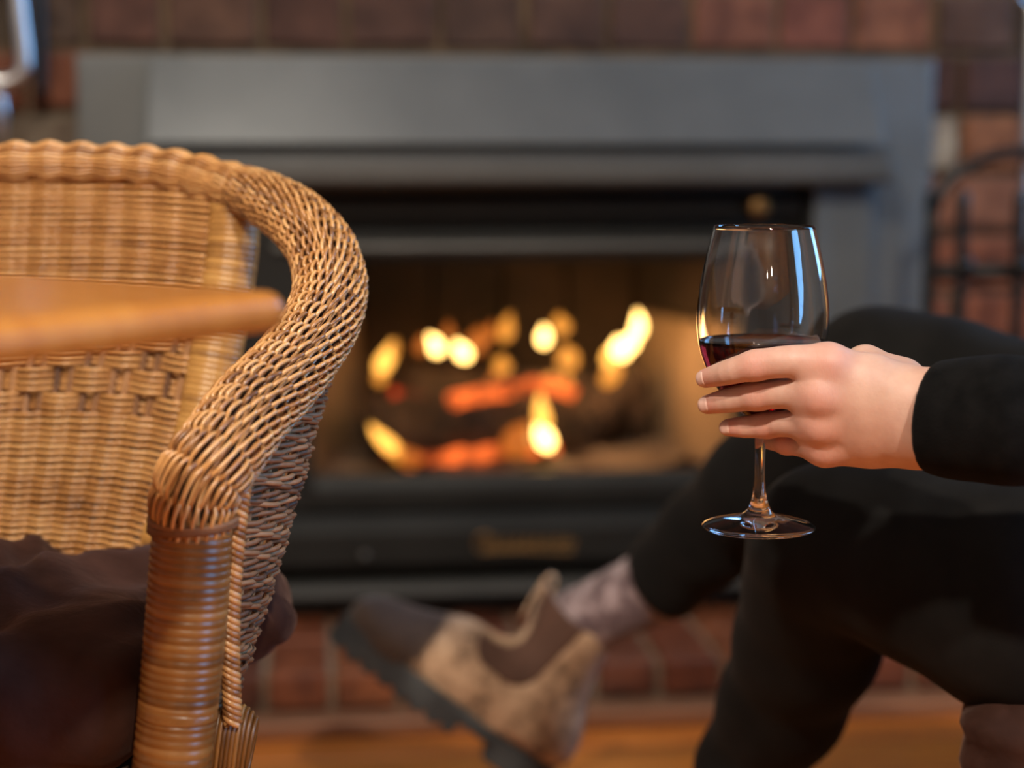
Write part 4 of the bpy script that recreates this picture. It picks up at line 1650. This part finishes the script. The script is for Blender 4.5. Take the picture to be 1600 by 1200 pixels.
def make_boot(origin, f, u, label):
    f = np.array(f, float); f /= np.linalg.norm(f)
    u = np.array(u, float); u -= f * (u @ f); u /= np.linalg.norm(u)
    l = np.cross(u, f)
    Rm = np.stack([f, l, u], 1)
    W = lambda P: np.asarray(P) @ Rm.T + origin
    up_ = mesh('boot', bu_V, bu_F, M['suede'], None)
    mw = Matrix(((Rm[0, 0], Rm[0, 1], Rm[0, 2], origin[0]), (Rm[1, 0], Rm[1, 1], Rm[1, 2], origin[1]), (Rm[2, 0], Rm[2, 1], Rm[2, 2], origin[2]), (0, 0, 0, 1)))
    up_.parent = person
    up_.matrix_local = Matrix(XF[person.name].tolist()) @ mw
    XF[up_.name] = np.eye(4)
    tag(up_, label)
    for nm, V_, F_, m_ in (('elastic_panel', go_V, go_F, M['elastic']), ('sole', so_V, so_F, M['rubber'])):
        mesh(nm, V_, F_, m_, up_, True)
    for xs, sgn in ((.129, 1), (.046, -1)):
        t_ = np.linspace(0, PI, 14)
        V_, F_ = [], []
        loop = np.stack([xs + sgn * .006 * np.sin(t_) - sgn * .004, np.zeros(14), .150 + .034 * np.sin(t_ / 2 + .0) * 1.0 - .0 * t_], 1)
        loop = np.array([[xs + sgn * .003, 0, .135], [xs + sgn * .006, 0, .160], [xs + sgn * .007, 0, .184], [xs + sgn * .001, 0, .190], [xs - sgn * .006, 0, .182], [xs - sgn * .008, 0, .160], [xs - sgn * .008, 0, .140]])
        loop = catmull(loop, 24)
        vv = np.concatenate([loop + [0, s2 * .009, 0] + np.array([0, 0, 0]) for s2 in (-1, 1)])
        T_, N_, B_ = frames(loop)
        nn = np.cross(T_, np.array([0, 1.0, 0]))
        ring = np.stack([loop + [0, -.009, 0] + nn * .001, loop + [0, .009, 0] + nn * .001, loop + [0, .009, 0] - nn * .001, loop + [0, -.009, 0] - nn * .001], 1).reshape(-1, 3)
        idx = np.arange(len(ring)).reshape(24, 4)
        j = [1, 2, 3, 0]
        F_ = np.stack([idx[:-1], idx[:-1][:, j], idx[1:][:, j], idx[1:]], -1).reshape(-1, 4)
        mesh('pull_tab', ring, F_, M['suede'] if sgn > 0 else M['elastic'], up_, True)
    return W


BY = 1.825
heel = at(850, 1236, BY)
toe = at(519, 986, BY + .02)
fdir = toe - heel
Wb = make_boot(heel, fdir, (.62, .05, .78), 'worn tan suede ankle boot with dark toe and brown elastic side')
lb_o = np.array([.306, 1.556, 0.004])
Wl = make_boot(lb_o, (-.95, .30, 0), (0, 0, 1), 'tan suede ankle boot flat on the floor')
bt = Wb([[.075, 0, .12]])[0]
bt2 = Wb([[.078, 0, .168]])[0]


def sock_sdf_factory(p):
    rad = [.033, .0355, .0385, .0345]
    return lambda P: chain(P, p, rad, .006) - .0006 * np.sin(P @ np.array([500, 300, 420.]))


q = [bt, bt2, hemR - hdir * -.005, hemR - hdir * .05]
lo = np.min(q, 0) - .06
hi = np.max(q, 0) + .06
V, F = nets(sock_sdf_factory(q), lo, hi, .0035)
mesh('sock', V, F, M['sock'], person, label='mauve and white knitted sock')
q = [Wl([[.075, 0, .10]])[0], Wl([[.088, 0, .13]])[0], np.array([.212, 1.58, .135]), np.array([.211, 1.578, .15])]
V, F = nets(lambda P: chain(P, q, [.031, .032, .032, .031], .003), np.min(q, 0) - .06, np.max(q, 0) + .06, .0045)
mesh('sock', V, F, M['sock'], person)

# ------------------------------------------------------------------ chair under the person: brown velvet seat
sc = np.array([.309, 1.195])
sd1, sd2 = np.array([.954, -.30]), np.array([.30, .954])
sw, sdp = .52, .54
scn = sc + sd1 * sdp / 2 + sd2 * sw / 2
seat = empty('upholstered_chair', (scn[0], scn[1], 0), math.atan2(sd1[1], sd1[0]), 'dark brown velvet upholstered seat under the seated person', 'chair')


def seat_sdf(P):
    x, y_, z_ = P.T
    d = rbox(P, (0, 0, .245), (sdp / 2, sw / 2, .115), .028)
    return d - .003 * np.sin(40 * x + 12 * np.sin(20 * z_)) * np.sin(30 * z_ + 9 * x)


V, F = nets(seat_sdf, (-.32, -.31, .1), (.32, .31, .40), .009)
mesh('seat', V, F, M['velvet'], seat, True)
V, F = nets(lambda P: rbox(P, (.30, 0, .52), (.05, sw / 2, .27), .04), (.2, -.31, .2), (.4, .31, .85), .012)
mesh('backrest', V, F, M['velvet'], seat, True)
for sx in (-1, 1):
    for sy in (-1, 1):
        V, F = tube(np.array([[sx * .22, sy * .21, .14], [sx * .225, sy * .215, .07], [sx * .23, sy * .22, 0.001]]), [.022, .019, .015], 12)
        mesh('leg', V, F, M['black_iron'], seat, True)
